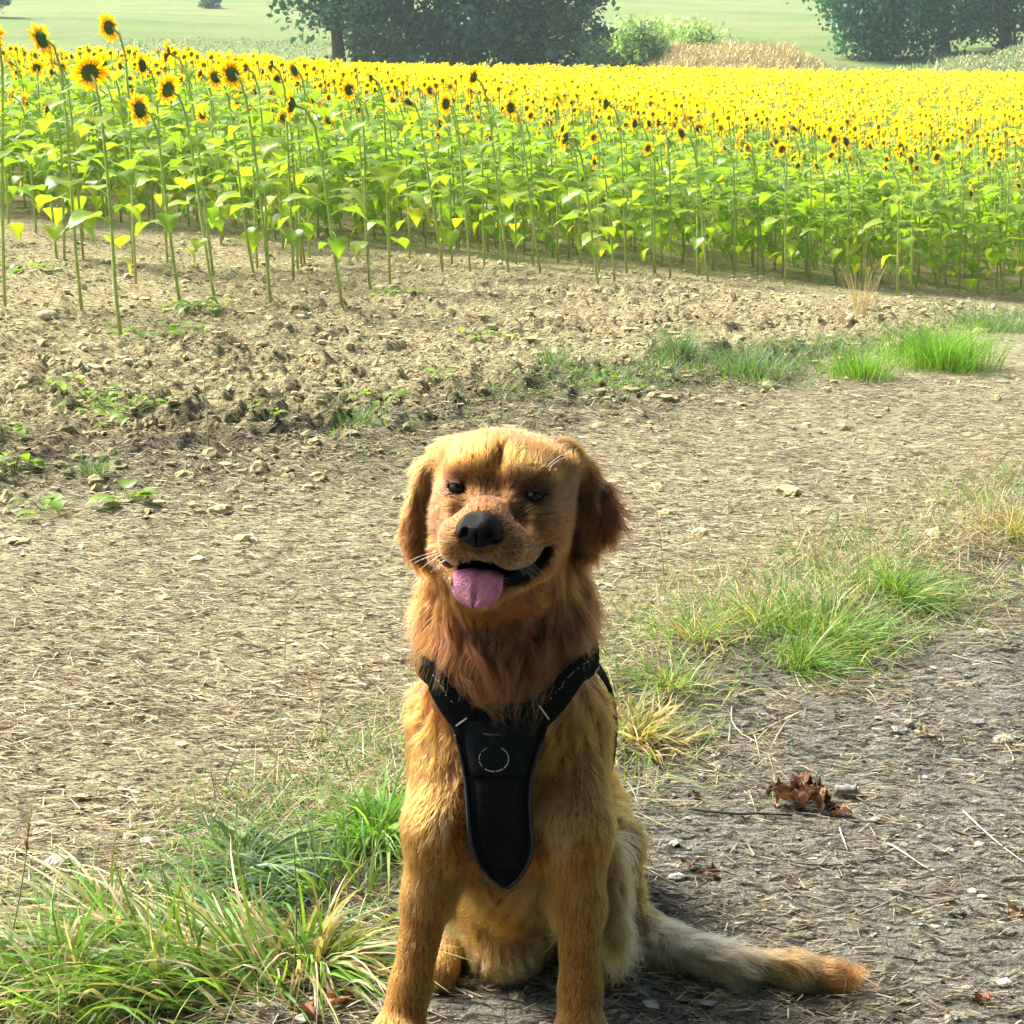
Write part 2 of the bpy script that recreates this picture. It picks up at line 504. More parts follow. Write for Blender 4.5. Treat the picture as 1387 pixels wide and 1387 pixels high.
# ------------------------------------------------------------------ sunflowers
GREEN = np.array([0.215, 0.355, 0.030])
def leaf_geo(k, lod=2):
    """one leaf on its petiole; grows along +x from the origin, unit = blade length"""
    r = np.random.default_rng(100 + k)
    st = {2: 7, 1: 4, 0: 3}[lod]
    t = np.linspace(0, 1, st)
    wd = 0.47 * np.sin(np.clip(t * 0.97 + 0.06, 0, 1) ** 0.62 * math.pi) * r.uniform(.85, 1.1) + 0.01
    wd[-1] = 0.005
    pl = r.uniform(0.4, 0.65)
    arch = r.uniform(0.25, 0.85); lift = r.uniform(0.25, 0.6)
    fold = r.uniform(0.05, 0.38)
    px = pl + t * (1 - 0.22 * arch * t)
    pz = lift * pl + 0.10 * t - arch * t ** 2 * 0.85
    cross = (-1, -0.5, 0, 0.5, 1) if lod == 2 else (-1, 0, 1)
    V = []
    for a in range(st):
        for c in cross:
            V.append((px[a] - abs(c) * 0.06, c * wd[a], pz[a] + abs(c) * wd[a] * fold + (0.035 * math.sin(7 * t[a] + 3 * c + k) if lod == 2 else 0)))
    m = len(cross)
    F = [(a * m + b, a * m + b + 1, (a + 1) * m + b + 1, (a + 1) * m + b) for a in range(st - 1) for b in range(m - 1)]
    V = np.array(V)
    tone = r.uniform(0.85, 1.2)
    g = GREEN * tone * np.array([r.uniform(.85, 1.25), 1, 1])
    C = np.tile(g, (len(V), 1))
    if lod == 2:
        C[[a * m + 2 for a in range(st)]] = g * 1.35
    if lod >= 1:
        q = np.linspace(0, 1, 5 if lod == 2 else 3)
        pp = np.stack([q * pl, 0 * q, lift * pl * np.sin(q * math.pi / 2)], 1)
        tv, tf = tube(pp, np.linspace(0.022, 0.014, len(q)), 4 if lod == 2 else 3, False)
        F = [np.array(F), tf[0] + len(V)]
        V = np.concatenate([V, tv]); C = np.concatenate([C, np.tile(GREEN * np.array([1.6, 1.45, 2.2]), (len(tv), 1))])
    else:
        F = [np.array(F)]
    return V, F, C

def head_geo(k, lod=2):
    """flower head facing +x, unit = outer radius. Returns green back with sepals, florets, petals"""
    r = np.random.default_rng(300 + k)
    R0 = {2: .44, 1: .36, 0: .22}[lod]
    n = {2: 12, 1: 8, 0: 6}[lod]
    an = np.arange(n) * 2 * math.pi / n
    prof = {2: ((-0.34, .16), (-0.24, .36), (-0.07, R0), (0.03, R0 * .98)), 1: ((-0.30, .2), (-0.06, R0), (.03, R0)), 0: ((-0.22, .25), (0, R0))}[lod]
    V = [(x, rr * math.cos(a), rr * math.sin(a)) for x, rr in prof for a in an]
    Q = [(i * n + j, i * n + (j + 1) % n, (i + 1) * n + (j + 1) % n, (i + 1) * n + j) for i in range(len(prof) - 1) for j in range(n)]
    V.append((prof[0][0] - .03, 0, 0)); c0 = len(V) - 1
    T = [(c0, (j + 1) % n, j) for j in range(n)]
    if lod == 2:                                     # pointed sepals behind the petals
        for j in range(16):
            a = j * 2 * math.pi / 16 + r.uniform(-.1, .1); L_ = r.uniform(.56, .70)
            b = len(V); d = 0.12
            V += [(-0.10, R0 * .9 * math.cos(a - d), R0 * .9 * math.sin(a - d)), (-0.10, R0 * .9 * math.cos(a + d), R0 * .9 * math.sin(a + d)), (-0.10 + r.uniform(-.14, .06), L_ * math.cos(a), L_ * math.sin(a))]
            T.append((b, b + 1, b + 2))
    back = (np.array(V, float), [np.array(Q), np.array(T)], np.tile({2: np.array([0.075, 0.15, 0.022]), 1: np.array([.15, .24, .03]), 0: np.array([.30, .34, .03])}[lod] * r.uniform(.7, 1.3), (len(V), 1)))
    # florets: a shallow dome of brown and gold
    V = [(0.09, 0, 0)]; C = [(0.16, 0.08, 0.015)]
    for x, rr, c in ((0.075, .24, (0.13, 0.065, 0.012)), (0.03, R0 * .98, (0.34, 0.19, 0.02) if lod else (.75, .5, .01))):
        for a in an: V.append((x, rr * math.cos(a), rr * math.sin(a))); C.append(c)
    T = [(0, 1 + j, 1 + (j + 1) % n) for j in range(n)]
    Q = [(1 + j, 1 + n + j, 1 + n + (j + 1) % n, 1 + (j + 1) % n) for j in range(n)]
    front = (np.array(V, float), [np.array(T), np.array(Q)], np.array(C))
    V, F, C = [], [], []
    layers = {2: ((21, 0.0), (17, .04)), 1: ((17, 0.0),), 0: ((11, 0.0),)}[lod]
    for cnt, xo in layers:
        for j in range(cnt):
            a = (j + r.uniform(-.3, .3)) * 2 * math.pi / cnt
            L_ = r.uniform(.8, 1.06); wdt = (r.uniform(.085, .13) if lod == 2 else (.14 if lod == 1 else .24))
            bend = r.uniform(-.32, .22)
            sts = {2: ((R0 * .85, .5), (.64, 1.0), (.85, .8), (1.0, .06)), 1: ((R0 * .85, .6), (.7, 1.0), (1.0, .15)), 0: ((R0 * .8, .55), (1.0, .8))}[lod]
            b = len(V); tw = r.uniform(-.5, .5)
            ca, sa = math.cos(a), math.sin(a)
            for q, (rr, ww) in enumerate(sts):
                rad = R0 * .85 + (rr - R0 * .85) * L_
                xx = xo - 0.02 + bend * ((rr - R0) / .6) ** 2
                for s_ in (-1, 1):
                    off = s_ * wdt * ww
                    V.append((xx + off * tw, rad * ca - off * sa, rad * sa + off * ca))
                    C.append((np.array([0.88, 0.58, 0.004]) if lod else np.array([.90, .72, .004])) * (0.85 + .2 * q / 3) if q < 2 else (np.array([0.90, 0.68, 0.006]) if lod else np.array([.90, .80, .006])))
            for q in range(len(sts) - 1):
                F.append((b + 2 * q, b + 2 * q + 1, b + 2 * q + 3, b + 2 * q + 2))
    petals = (np.array(V, float), [np.array(F)], np.array(C))
    return back, front, petals

def stem_pts(H, bend, hook, k):
    """stalk of height H with its neck hooked towards +x"""
    z = np.array([-0.03, .2 * H, .45 * H, .7 * H, .88 * H, .96 * H, H])
    x = np.array([0, .01, .02, .03, .05, .07, .10]) * bend + np.array([0, 0, 0, 0, 0, .018, .045]) * hook
    y = 0.012 * np.sin(z * 4 + k) * (z > 0)
    pts = np.stack([x, y, z], 1)
    pts[-1, 2] -= 0.012 * hook
    return pts

def xf(V, scale, rot, loc): return (V * scale) @ np.array(rot).T + np.array(loc)
def rot_z(a): return np.array([[math.cos(a), -math.sin(a), 0], [math.sin(a), math.cos(a), 0], [0, 0, 1]])
def rot_y(a): return np.array([[math.cos(a), 0, math.sin(a)], [0, 1, 0], [-math.sin(a), 0, math.cos(a)]])

LEAVES = [mesh_np('leaf', *leaf_geo(k)[:2], M_LEAF, leaf_geo(k)[2]) for k in range(10)]
DRY = []
for k in (20, 21):
    v, f, c = leaf_geo(k); DRY.append(mesh_np('leaf', v, f, M_LEAF, c * np.array([1.9, 1.2, 1.0])))
HEADS = []
for k in range(8):
    b_, f_, p_ = head_geo(k)
    mbk = MB(); mbk.add(*b_); mbk.add(*f_)
    HEADS.append((mbk.mesh('flower_head', M_STALK), mesh_np('petals', *p_[:2], M_PETAL, p_[2])))
STEMS = []
for k in range(8):
    pts = stem_pts(1.0, rng.uniform(.3, 1.1), rng.uniform(.5, 1.2), k)
    rr = np.array([.0088, .0086, .0080, .0072, .0064, .0058, .007])
    v, f = tube(pts, rr, 7)
    cc = np.tile(GREEN * np.array([1.9, 1.5, 5.0]), (len(v), 1))
    low = smooth(.45, 0.0, v[:, 2])[:, None] if False else (1 - smooth(0.0, .5, v[:, 2]))[:, None]
    cc = cc * (1 - low * .6) + np.array([0.46, 0.46, 0.16]) * low * .6
    STEMS.append((mesh_np('stem', v, f, M_STALK, cc), pts))

def M4(scale, rot, loc):
    R = np.array(rot) @ np.diag(np.array(scale) * np.ones(3))
    return Matrix(((*R[0], loc[0]), (*R[1], loc[1]), (*R[2], loc[2]), (0, 0, 0, 1)))

def face_rot(az, tilt):
    """head axis (+x) turned to azimuth az and tipped up by tilt"""
    return rot_z(az) @ rot_y(-tilt)

def sunflower(base, H, az, tilt, head_r, label, group, nleaf=9, leaf_s=0.14, lean=0.0, t0=.30):
    """sunflower > stem, each leaf, flower_head (> petals)"""
    e = bpy.data.objects.new('sunflower', None)
    COL.objects.link(e)
    e.empty_display_size = 0.1
    e.location = [float(v) for v in base]
    e['label'], e['category'], e['group'] = label, 'sunflower', group
    k = int(rng.integers(8))
    sm, pts = STEMS[k]
    Rs = rot_z(az) @ rot_y(lean)
    o = link('stem', sm, e)
    o.matrix_local = M4((1, 1, H), Rs, (0, 0, 0))
    def at(t):
        q = np.array([np.interp(t * pts[-1, 2], pts[:, 2], pts[:, c]) for c in range(3)])
        q[2] = t * pts[-1, 2]
        return Rs @ (q * np.array([1, 1, H]))
    a0 = rng.uniform(0, 6.28)
    for q in range(nleaf):
        t = t0 + (.95 - t0) * ((q + rng.uniform(0, .4)) / nleaf) ** .85
        s = leaf_s * rng.uniform(.75, 1.2) * (0.75 + 0.5 * math.sin(math.pi * min(t * 1.05, 1))) * (.72 if t < .4 else 1)
        dry = t < 0.34 and rng.uniform() < .13
        lo = link('leaf', DRY[int(rng.integers(2))] if dry else LEAVES[int(rng.integers(10))], e)
        droop = (0.55 if t < .4 else 0.0) + rng.uniform(-.25, .25)
        lo.matrix_local = M4(s, rot_z(a0 + q * 2.4 + rng.uniform(-.4, .4)) @ rot_y(droop), at(t))
    hm, pm = HEADS[int(rng.integers(8))]
    tip = Rs @ (pts[-1] * np.array([1, 1, H]))
    Rh = face_rot(az, tilt)
    ho = link('flower_head', hm, e)
    ho.matrix_local = M4(head_r, Rh, tip + Rh @ np.array([head_r * .30, 0, 0]))
    po = link('petals', pm, ho)
    return e

FRONT = [  # base x, base y, head x, head y in the photograph, for the plants that stand forward of the rows
    (8, 432, 15, 58), (112, 428, 66, 60), (165, 469, 108, 101), (88, 362, 70, 164), (185, 392, 157, 42), (182, 372, 151, 101),
    (228, 368, 198, 96), (246, 430, 194, 158), (293, 416, 230, 126), (290, 384, 244, 76), (345, 380, 290, 106), (367, 418, 319, 106),
    (420, 356, 402, 102), (465, 436, 407, 158), (500, 352, 470, 118), (600, 378, 552, 142), (637, 375, 606, 146), (690, 378, 645, 111),
    (733, 376, 694, 147), (812, 400, 773, 191), (833, 388, 806, 222), (849, 372, 828, 141), (886, 372, 871, 168), (948, 372, 906, 188),
    (960, 389, 930, 182), (1035, 372, 1011, 188), (1103, 366, 1081, 170), (1184, 386, 1156, 188), (1270, 386, 1231, 197), (1284, 391, 1246, 214), (1356, 378, 1349, 222)]
ORD = ['first', 'second', 'third', 'fourth', 'fifth', 'sixth', 'seventh', 'eighth', 'ninth', 'tenth', 'eleventh', 'twelfth', 'thirteenth', 'fourteenth', 'fifteenth',
       'sixteenth', 'seventeenth', 'eighteenth', 'nineteenth', 'twentieth', 'twenty-first', 'twenty-second', 'twenty-third', 'twenty-fourth', 'twenty-fifth', 'twenty-sixth',
       'twenty-seventh', 'twenty-eighth', 'twenty-ninth', 'thirtieth', 'thirty-first']
SPECIAL = {0: 'tall sunflower at the left edge of the picture, its large head cut by the frame', 2: 'nearest tall sunflower with its large round head turned away, left of the picture',
           3: 'short sunflower with a small head low among leaves near the left edge', 4: 'tallest sunflower at left, its lone head standing against the grassy hill',
           13: 'sunflower standing well forward on bare soil, its yellow head hanging left of the stalk', 15: 'sunflower with a nodding head facing the ground, left of the picture\'s middle',
           17: 'tall straight sunflower with a dark backed head, above the dog\'s head', 20: 'short sunflower with a small half opened head right of the picture\'s middle',
           26: 'tall sunflower with a dark nodding head, alone above the yellow field at right'}
taken = []
order = sorted(range(len(FRONT)), key=lambda q: FRONT[q][0])
for n_, (bx, by, hx, hy) in enumerate(FRONT):
    b_ = G(bx, by)
    top = P(hx, hy, b_[1] + 0.03)
    H = top[2] - terrain(b_[0], b_[1]) + 0.02
    dx = top[0] - b_[0]
    lean = 0.0
    lab = SPECIAL.get(n_) or 'sunflower standing forward of the dense rows, %s stalk from the left' % ORD[order.index(n_)]
    small = n_ in (3, 20)
    az = RAD(rng.uniform(135, 188)) if n_ not in (2,) else RAD(116)
    tilt = RAD(rng.uniform(-25, 18)) if n_ not in (15, 26) else RAD(-55)
    # lean the stalk so that its head ends where the photograph has it
    lean = max(-0.12, min(0.30, math.atan2(-dx / max(0.35, -math.cos(az)) - 0.09, H)))
    base = np.array([b_[0], b_[1], ground_z(b_[0], b_[1]) - 0.01])
    sunflower(base, H / math.cos(lean), az, tilt, (0.052 if small else rng.uniform(.080, .095)), lab, 'sunflowers standing forward of the dense rows', nleaf=int(rng.integers(10, 14)), leaf_s=0.125, lean=lean)
    taken.append(b_[:2])
taken = np.array(taken)

def edge_y(x):                                        # where the dense rows begin
    return np.interp(x, [-12, -4.5, -1, 1.5, 4, 12], [13.2, 14.0, 14.6, 15.6, 16.4, 17.6])

def in_view(x, y, m=1.0): return np.abs(x) < 0.289 * (y + .3) + m
rows = []
yrow = 0.0
while yrow < 47.0:
    step = 0.24 if yrow < 8 else 0.25
    xx = np.arange(-29, 29, step) + rng.uniform(0, step)
    xx = xx + rng.uniform(-.06, .06, len(xx))
    yv = edge_y(xx) * (1 - yrow / 60) + (61.0) * (yrow / 60) * 1.0 + yrow * 0.0
    yv = edge_y(xx) + yrow + rng.uniform(-.10, .10, len(xx))
    keep = (yv < 61.0 - 0.035 * xx) & (in_view(xx, yv, 1.6) | (in_view(xx, yv, 7.0) & (rng.uniform(0, 1, len(xx)) < .55))) & (rng.uniform(0, 1, len(xx)) < .93)
    rows.append(np.stack([xx[keep], yv[keep]], 1))
    yrow += 0.55 if yrow < 10 else 0.62
plants = np.concatenate(rows)
# a few more loose plants between the stragglers and the rows
ex = rng.uniform(-4.6, 3.5, 80); ey = edge_y(ex) - rng.uniform(0.1, 1.0, 80) ** 1.5 * np.where(ex < -.5, 5.0, 2.0)
ok = in_view(ex, ey, .2)
loose = np.stack([ex, ey], 1)[ok][:46]
inv = in_view(plants[:, 0], plants[:, 1], 0.0)
dist = np.where(inv, plants[:, 1], 1e6)
idx = np.argsort(dist)
n_single = 300 - len(FRONT) - len(loose)
single = plants[idx[:n_single]]
mass = plants[idx[n_single:]]

def pick_az(n): return np.radians(rng.normal(160, 26, n))
for q, (x, y) in enumerate(loose):
    H = rng.uniform(0.95, 1.3)
    sunflower((x, y, ground_z(x, y) - .01), H, float(pick_az(1)[0]), RAD(rng.uniform(-20, 25)), rng.uniform(.050, .072),
              'sunflower among the thin scatter of plants just before the dense rows', 'sunflowers thinly scattered before the dense rows', nleaf=10, leaf_s=.15, t0=.22)
for q, (x, y) in enumerate(single):
    H = rng.uniform(0.92, 1.27)
    sunflower((x, y, float(terrain(x, y)) - .02), H, float(pick_az(1)[0]), RAD(rng.uniform(-35, 30)), (rng.uniform(.05, .072) if rng.uniform() < .38 else rng.uniform(.016, .026)),
              'sunflower packed among its neighbours in the dense front rows of the field', 'sunflowers in the dense front rows', nleaf=11, leaf_s=.185, t0=.16)

def far_sunflowers():
    """every other sunflower, too many to count, as one mass"""
    G3 = {}
    for lod in (1, 0):
        G3[lod] = ([leaf_geo(k, lod) for k in range(6)], [head_geo(k, lod) for k in range(5)])
    leafM, petalM, stalkM = MB(), MB(), MB()
    for (x, y) in mass:
        lod = 1 if y < 24 and in_view(x, y, 1.6) else 0
        z = float(terrain(x, y)) - .02
        H = rng.uniform(1.0, 1.27)
        az = float(rng.normal(RAD(150 if y < 30 else 165), .5)); tilt = RAD(rng.uniform(-10, 35) if y < 24 else rng.uniform(5, 60))
        base = np.array([x, y, z])
        hr = (rng.uniform(.058, .080) if rng.uniform() < .35 else .022) if y < 20 else rng.uniform(.07, .09) if y < 24 else rng.uniform(.088, .112)
        R = face_rot(az, tilt)
        tip = base + np.array([math.cos(az) * .09, math.sin(az) * .09, H])
        lv, hd = G3[lod]
        nl = 10 if lod else 3
        for q in range(nl):
            t = (0.12 + .80 * q / nl) if lod else (0.6 + .33 * q / nl)
            v, f, c = lv[rng.integers(6)]
            s = (.19 if lod else .17) * rng.uniform(.8, 1.2)
            p = base + np.array([math.cos(az) * .04 * t, math.sin(az) * .04 * t, H * t])
            leafM.add(xf(v, s, rot_z(rng.uniform(0, 6.28)), p), f, c)
        bk, fr, pe = hd[rng.integers(5)]
        off = tip + R @ np.array([hr * .25, 0, 0])
        stalkM.add(xf(bk[0], hr, R, off), bk[1], bk[2])
        if lod or rng.uniform() < .6: stalkM.add(xf(fr[0], hr, R, off), fr[1], fr[2])
        petalM.add(xf(pe[0], hr, R, off), pe[1], pe[2])
        if y < 30 or rng.uniform() < .3:
            v, f = tube([base, base + (tip - base) * .6, tip], [.010, .009, .007], 3, False)
            stalkM.add(v, f, GREEN * np.array([1.9, 1.5, 4.0]))
    e = bpy.data.objects.new('sunflower_field', None); COL.objects.link(e)
    e['label'], e['category'], e['kind'] = 'distant mass of yellow sunflowers filling the field to its far edge', 'sunflower field', 'stuff'
    for nm, mbx, mt in (('leaves', leafM, M_LEAF), ('flower_heads', stalkM, M_STALK), ('petals', petalM, M_PETAL)):
        link(nm, mbx.mesh(nm, mt), e, kind='stuff')
far_sunflowers()

# ------------------------------------------------------------------ trees, bushes and bank behind the field
def tree(name, label, cat, X, Y, height, crown_r, crown_z0, trunk_r, tone, n_clump, per, seed, leaf=0.16, group=None, flat=1.0):
    r = np.random.default_rng(seed)
    z0 = float(terrain(X, Y)) - 0.1
    e = link(name, None, None, label, cat, group, loc=(X, Y, z0))
    mb = MB()
    if trunk_r:
        zt = crown_z0 + (height - crown_z0) * .55
        t = np.linspace(0, 1, 8)
        pts = np.stack([.12 * np.sin(t * 3 + seed), .1 * np.cos(t * 2.3 + seed), t * zt], 1)
        pts[:, :2] -= pts[0, :2]
        rad = trunk_r * (1.0 - .72 * t) * (1 + .5 * np.exp(-t * 12))
        v, f = tube(pts, rad, 10); mb.add(v, f, (0.075, 0.06, 0.045))
        for q in range(9):
            a = r.uniform(0, 6.28); h0 = r.uniform(.35, .95) * zt
            L_ = crown_r * r.uniform(.55, .9)
            s = np.linspace(0, 1, 5)
            st = np.array([np.interp(h0, pts[:, 2], pts[:, c]) for c in range(3)])
            p = st + np.stack([math.cos(a) * L_ * s, math.sin(a) * L_ * s, L_ * .55 * s ** .8], 1)
            v, f = tube(p, trunk_r * .38 * (1 - .8 * s), 6); mb.add(v, f, (0.075, 0.06, 0.045))
        link('trunk', mb.mesh('trunk', M_BARK), e)
    cz = (crown_z0 + height) / 2; rz = (height - crown_z0) / 2
    # clump centres through the crown, more of them towards its surface
    d = norm(r.normal(size=(n_clump, 3))); rad = r.uniform(.35, 1.0, n_clump) ** .5
    bump = 1 + .28 * vnoise(d[:, 0] * 2.5 + seed, d[:, 1] * 2.5, d[:, 2] * 2.5, s=seed)
    c = d * (rad * bump)[:, None] * np.array([crown_r, crown_r * flat, rz]) + np.array([0, 0, cz])
    c[:, 2] = np.maximum(c[:, 2], 0.15)
    cl = np.repeat(c, per, 0)
    sz = crown_r * .17 * np.repeat(r.uniform(.6, 1.3, n_clump), per)
    off = r.normal(size=(len(cl), 3)) * sz[:, None] * np.array([1, 1, .7])
    ctr = cl + off
    ctr[:, 2] = np.maximum(ctr[:, 2], 0.05)
    n = norm(r.normal(size=(len(cl), 3)) + np.array([0, 0, .6])); a = norm(np.cross(n, r.normal(size=(len(cl), 3)))); b = np.cross(n, a)
    s = leaf * r.uniform(.6, 1.3, len(cl))[:, None]
    V = np.stack([ctr - a * s, ctr + b * s * .55, ctr + a * s, ctr - b * s * .55], 1).reshape(-1, 3)
    Qd = np.arange(len(cl) * 4).reshape(-1, 4)
    tint = 1.3 * np.repeat(r.uniform(.5, 1.55, n_clump), per) * r.uniform(.8, 1.2, len(cl))
    C = np.repeat(np.array(tone)[None] * tint[:, None], 4, 0)
    link('crown', mesh_np('crown', V, Qd, M_TREE, C, False), e)
    return e
def at_px(px, Y): return (px - HALF) / FPX * (Y * math.cos(PITCH) + 0.9 * math.sin(PITCH))
DG = (0.048, 0.125, 0.085)
tg = 'trees in the grove behind the field'
tree('tree', 'tree with a clear dark trunk at the left end of the grove', 'tree', at_px(462, 68), 68, 9.0, 2.9, 1.75, .30, DG, 130, 60, 21, .15, tg)
tree('tree', 'dark low branched tree second from the left in the grove', 'tree', at_px(560, 70), 70, 9.5, 3.0, 0.3, .3, (0.040, 0.115, 0.09), 170, 60, 22, .15, tg)
tree('tree', 'dark bushy tree in the middle of the grove', 'tree', at_px(645, 69), 69, 9.0, 2.6, 0.1, .3, (0.038, 0.110, 0.09), 170, 60, 23, .15, tg)
tree('tree', 'paler tree with open limbs right of the grove\'s middle', 'tree', at_px(722, 70), 70, 8.5, 2.3, 0.3, .26, (0.075, 0.15, 0.10), 120, 55, 24, .15, tg)
tree('tree', 'loose grey green tree at the right end of the grove', 'tree', at_px(778, 69), 69, 6.5, 1.5, 0.0, .2, (0.09, 0.16, 0.11), 90, 55, 25, .14, tg)
tree('shrub', 'low dark shrub filling the gap under the grove\'s left tree', 'shrub', at_px(510, 66), 66, 2.6, 1.3, 0.0, 0, (0.05, 0.095, 0.05), 60, 50, 26, .12, 'shrubs by the grove')
tree('shrub', 'rounded grey green shrub at the grove\'s right foot', 'shrub', at_px(812, 66), 66, 2.0, 1.0, 0.0, 0, (0.13, 0.20, 0.12), 50, 50, 27, .11, 'shrubs by the grove')
tree('shrub', 'pale green shrub mound between the grove and the dry bank', 'shrub', at_px(856, 74), 74, 1.9, 1.3, 0.0, 0, (0.28, 0.38, 0.17), 90, 50, 28, .12, 'shrubs by the grove')
tree('shrub', 'spreading light green shrub right beside the shrub mound', 'shrub', at_px(915, 79), 79, 1.5, 1.9, 0.0, 0, (0.30, 0.40, 0.17), 80, 50, 29, .12, 'shrubs by the grove')
tree('conifer', 'dense dark green conifer rising out of the frame at right', 'conifer', at_px(1190, 82), 82, 9.5, 3.1, 0.1, .3, (0.032, 0.110, 0.070), 380, 60, 31, .15)
tree('tree', 'dark tree standing right beside the dense conifer', 'tree', at_px(1275, 86), 86, 8.0, 2.5, 0.1, .3, (0.05, 0.11, 0.075), 150, 60, 32, .15, 'trees beside the conifer')
tree('tree', 'dark tree at the right edge behind the grassy bank', 'tree', at_px(1360, 88), 88, 8.0, 2.8, 0.1, .3, (0.05, 0.105, 0.075), 150, 60, 33, .15, 'trees beside the conifer')
tree('bush', 'small far bush on the hill at the left corner', 'bush', at_px(-2, 118), 118, 2.6, 1.2, 0.0, 0, (0.06, 0.11, 0.05), 40, 50, 34, .15, 'far bushes on the hill')
tree('bush', 'tiny far bush on the hill above the tallest sunflowers', 'bush', at_px(287, 150), 150, 1.7, 1.0, 0.0, 0, (0.05, 0.085, 0.055), 30, 50, 35, .15, 'far bushes on the hill')
tree('shrub', 'low green shrub on the hill behind the left sunflowers', 'shrub', at_px(305, 72), 72, 0.9, 0.9, 0.0, 0, (0.16, 0.24, 0.08), 30, 50, 36, .10, 'shrubs by the grove')

def rough_bank(name, label, cat, n, xr, yr, hgt, cols, wid, seed):
    r = np.random.default_rng(seed)
    x = r.uniform(*xr, n); y = r.uniform(*yr, n)
    env = smooth(xr[0], xr[0] + 2.2, x) * (1 - smooth(xr[1] - 1.5, xr[1], x))
    h = hgt * (0.35 + .65 * env * (0.75 + 0.5 * vnoise(x * .9, y * .9, s=seed)))
    z = terrain(x, y)
    base = np.stack([x, y, z + r.uniform(0, .55, n) * h], 1)
    d = norm(np.stack([r.normal(0, .5, n), r.normal(0, .5, n), r.uniform(.5, 1.2, n)], 1))
    V, Qd = ribbons(base, d, r.uniform(.3, .6, n) * h, wid * r.uniform(.6, 1.4, n), r.uniform(0, .5, n), 2)
    c = np.array(cols)[r.integers(0, len(cols), n)] * r.uniform(.75, 1.25, (n, 1))
    link(name, mesh_np(name, V, Qd, M_STRAW, np.repeat(c, 6, 0)), label=label, cat=cat, kind='stuff')
rough_bank('dry_brush', 'bank of dry tan brush beyond the far edge of the field', 'dry brush', 14000, (at_px(850, 70), at_px(1140, 70)), (67, 77), .7,
           [(0.62, 0.50, 0.23), (0.70, 0.60, 0.32), (0.50, 0.40, 0.18), (0.56, 0.53, 0.27)], .075, 41)
rough_bank('bank_grass', 'tall pale grass covering the bank at the upper right', 'grass', 12000, (at_px(1130, 68), at_px(1480, 68)), (63, 73), .6,
           [(0.36, 0.44, 0.19), (0.46, 0.50, 0.26), (0.27, 0.40, 0.15), (0.54, 0.47, 0.30)], .07, 42)
rough_bank('hill_grass', 'rough pale grass along the foot of the far hill', 'grass', 9000, (-22, 12), (62, 100), .45,
           [(0.36, 0.40, 0.18), (0.45, 0.46, 0.26), (0.25, 0.36, 0.13)], .09, 43)

# ------------------------------------------------------------------ unseen trees added beside and behind the viewer to shade dog and near track
tree('tree', 'unseen leafy tree added to shade the near right of the track', 'tree', 3.0, -1.2, 7.5, 3.3, 2.2, .22, DG, 280, 60, 51, .20, 'unseen trees added for shade')
tree('tree', 'unseen leafy tree added behind the viewer to shade the track', 'tree', -0.6, -4.6, 7.5, 3.3, 0.6, .22, DG, 280, 60, 52, .20, 'unseen trees added for shade')
tree('tree', 'unseen low leafy tree added right of the viewer to shade the dog', 'tree', 3.7, -1.1, 5.0, 2.3, 0.1, .2, DG, 260, 60, 54, .20, 'unseen trees added for shade')

# ------------------------------------------------------------------ air
def haze():
    m, N, L = new_mat('haze')
    out = N.new('ShaderNodeOutputMaterial'); pv = N.new('ShaderNodeVolumePrincipled')
    pv.inputs['Color'].default_value = (.70, .90, .95, 1); pv.inputs['Density'].default_value = 0.0007; pv.inputs['Anisotropy'].default_value = .2
    L.new(pv.outputs[0], out.inputs['Volume'])
    x0, x1, y0, y1, z0, z1 = -96, 96, -13, 275, -3, 18
    V = np.array([(x, y, z) for z in (z0, z1) for y in (y0, y1) for x in (x0, x1)], float)
    F = np.array([(0, 2, 3, 1), (4, 5, 7, 6), (0, 1, 5, 4), (2, 6, 7, 3), (0, 4, 6, 2), (1, 3, 7, 5)])
    link('haze', mesh_np('haze', V, F, m, None, False), label='thin pale summer haze over the far trees', cat='haze', kind='stuff')
haze()

# ------------------------------------------------------------------ the dog: one continuous body from a blended distance field
HF = None
def head_frame():
    eye_mid = P(672, 664, 2.065)
    f = norm(np.array([-0.155, -0.955, 0.235])); r = norm(np.cross(f, np.array([0, 0, 1.0]))) * 1.0
    r = r if r[0] > 0 else -r
    u = norm(np.cross(r, f)); u = u if u[2] > 0 else -u
    roll = RAD(-4.0)                                    # image-right eye a little lower
    r2 = r * math.cos(roll) + u * math.sin(roll); u2 = u * math.cos(roll) - r * math.sin(roll)
    return eye_mid - f * 0.066, r2, u2, f
HO, HR, HU, HFW = head_frame()
def HL(r, u, f): return HO + HR * r + HU * u + HFW * f
HROT = np.stack([HR, HU, HFW], 1)                       # columns: local axes in the world

RED = (0.185, 0.049, 0.004); GOLD = (0.37, 0.116, 0.008); AMBER = (0.275, 0.080, 0.005); CREAM = (0.62, 0.31, 0.085); PALE = (0.46, 0.170, 0.017); RED_SHADED = (0.11, 0.032, 0.004)
PR = []   # primitives: dict(kind, ..., k, col, len, flow)
def ell(c, rad, k=.03, col=GOLD, L=.015, flow=(0, 0, -1), R=None, cut=False, lift=.35):
    PR.append(dict(t='e', c=np.array(c, float), r=np.array(rad, float), R=np.eye(3) if R is None else np.array(R), k=k, col=col, L=L, flow=np.array(flow, float), cut=cut, lift=lift))
def cap(a, b, ra, rb, k=.03, col=GOLD, L=.015, flow=None, cut=False, lift=.35):
    a, b = np.array(a, float), np.array(b, float)
    PR.append(dict(t='c', a=a, b=b, ra=ra, rb=rb, k=k, col=col, L=L, flow=norm(b - a) if flow is None else np.array(flow, float), cut=cut, lift=lift))
def hell(r, u, f, rad, **kw): ell(HL(r, u, f), rad, R=HROT, **kw)

DN = np.array([0, 0, -1.0])
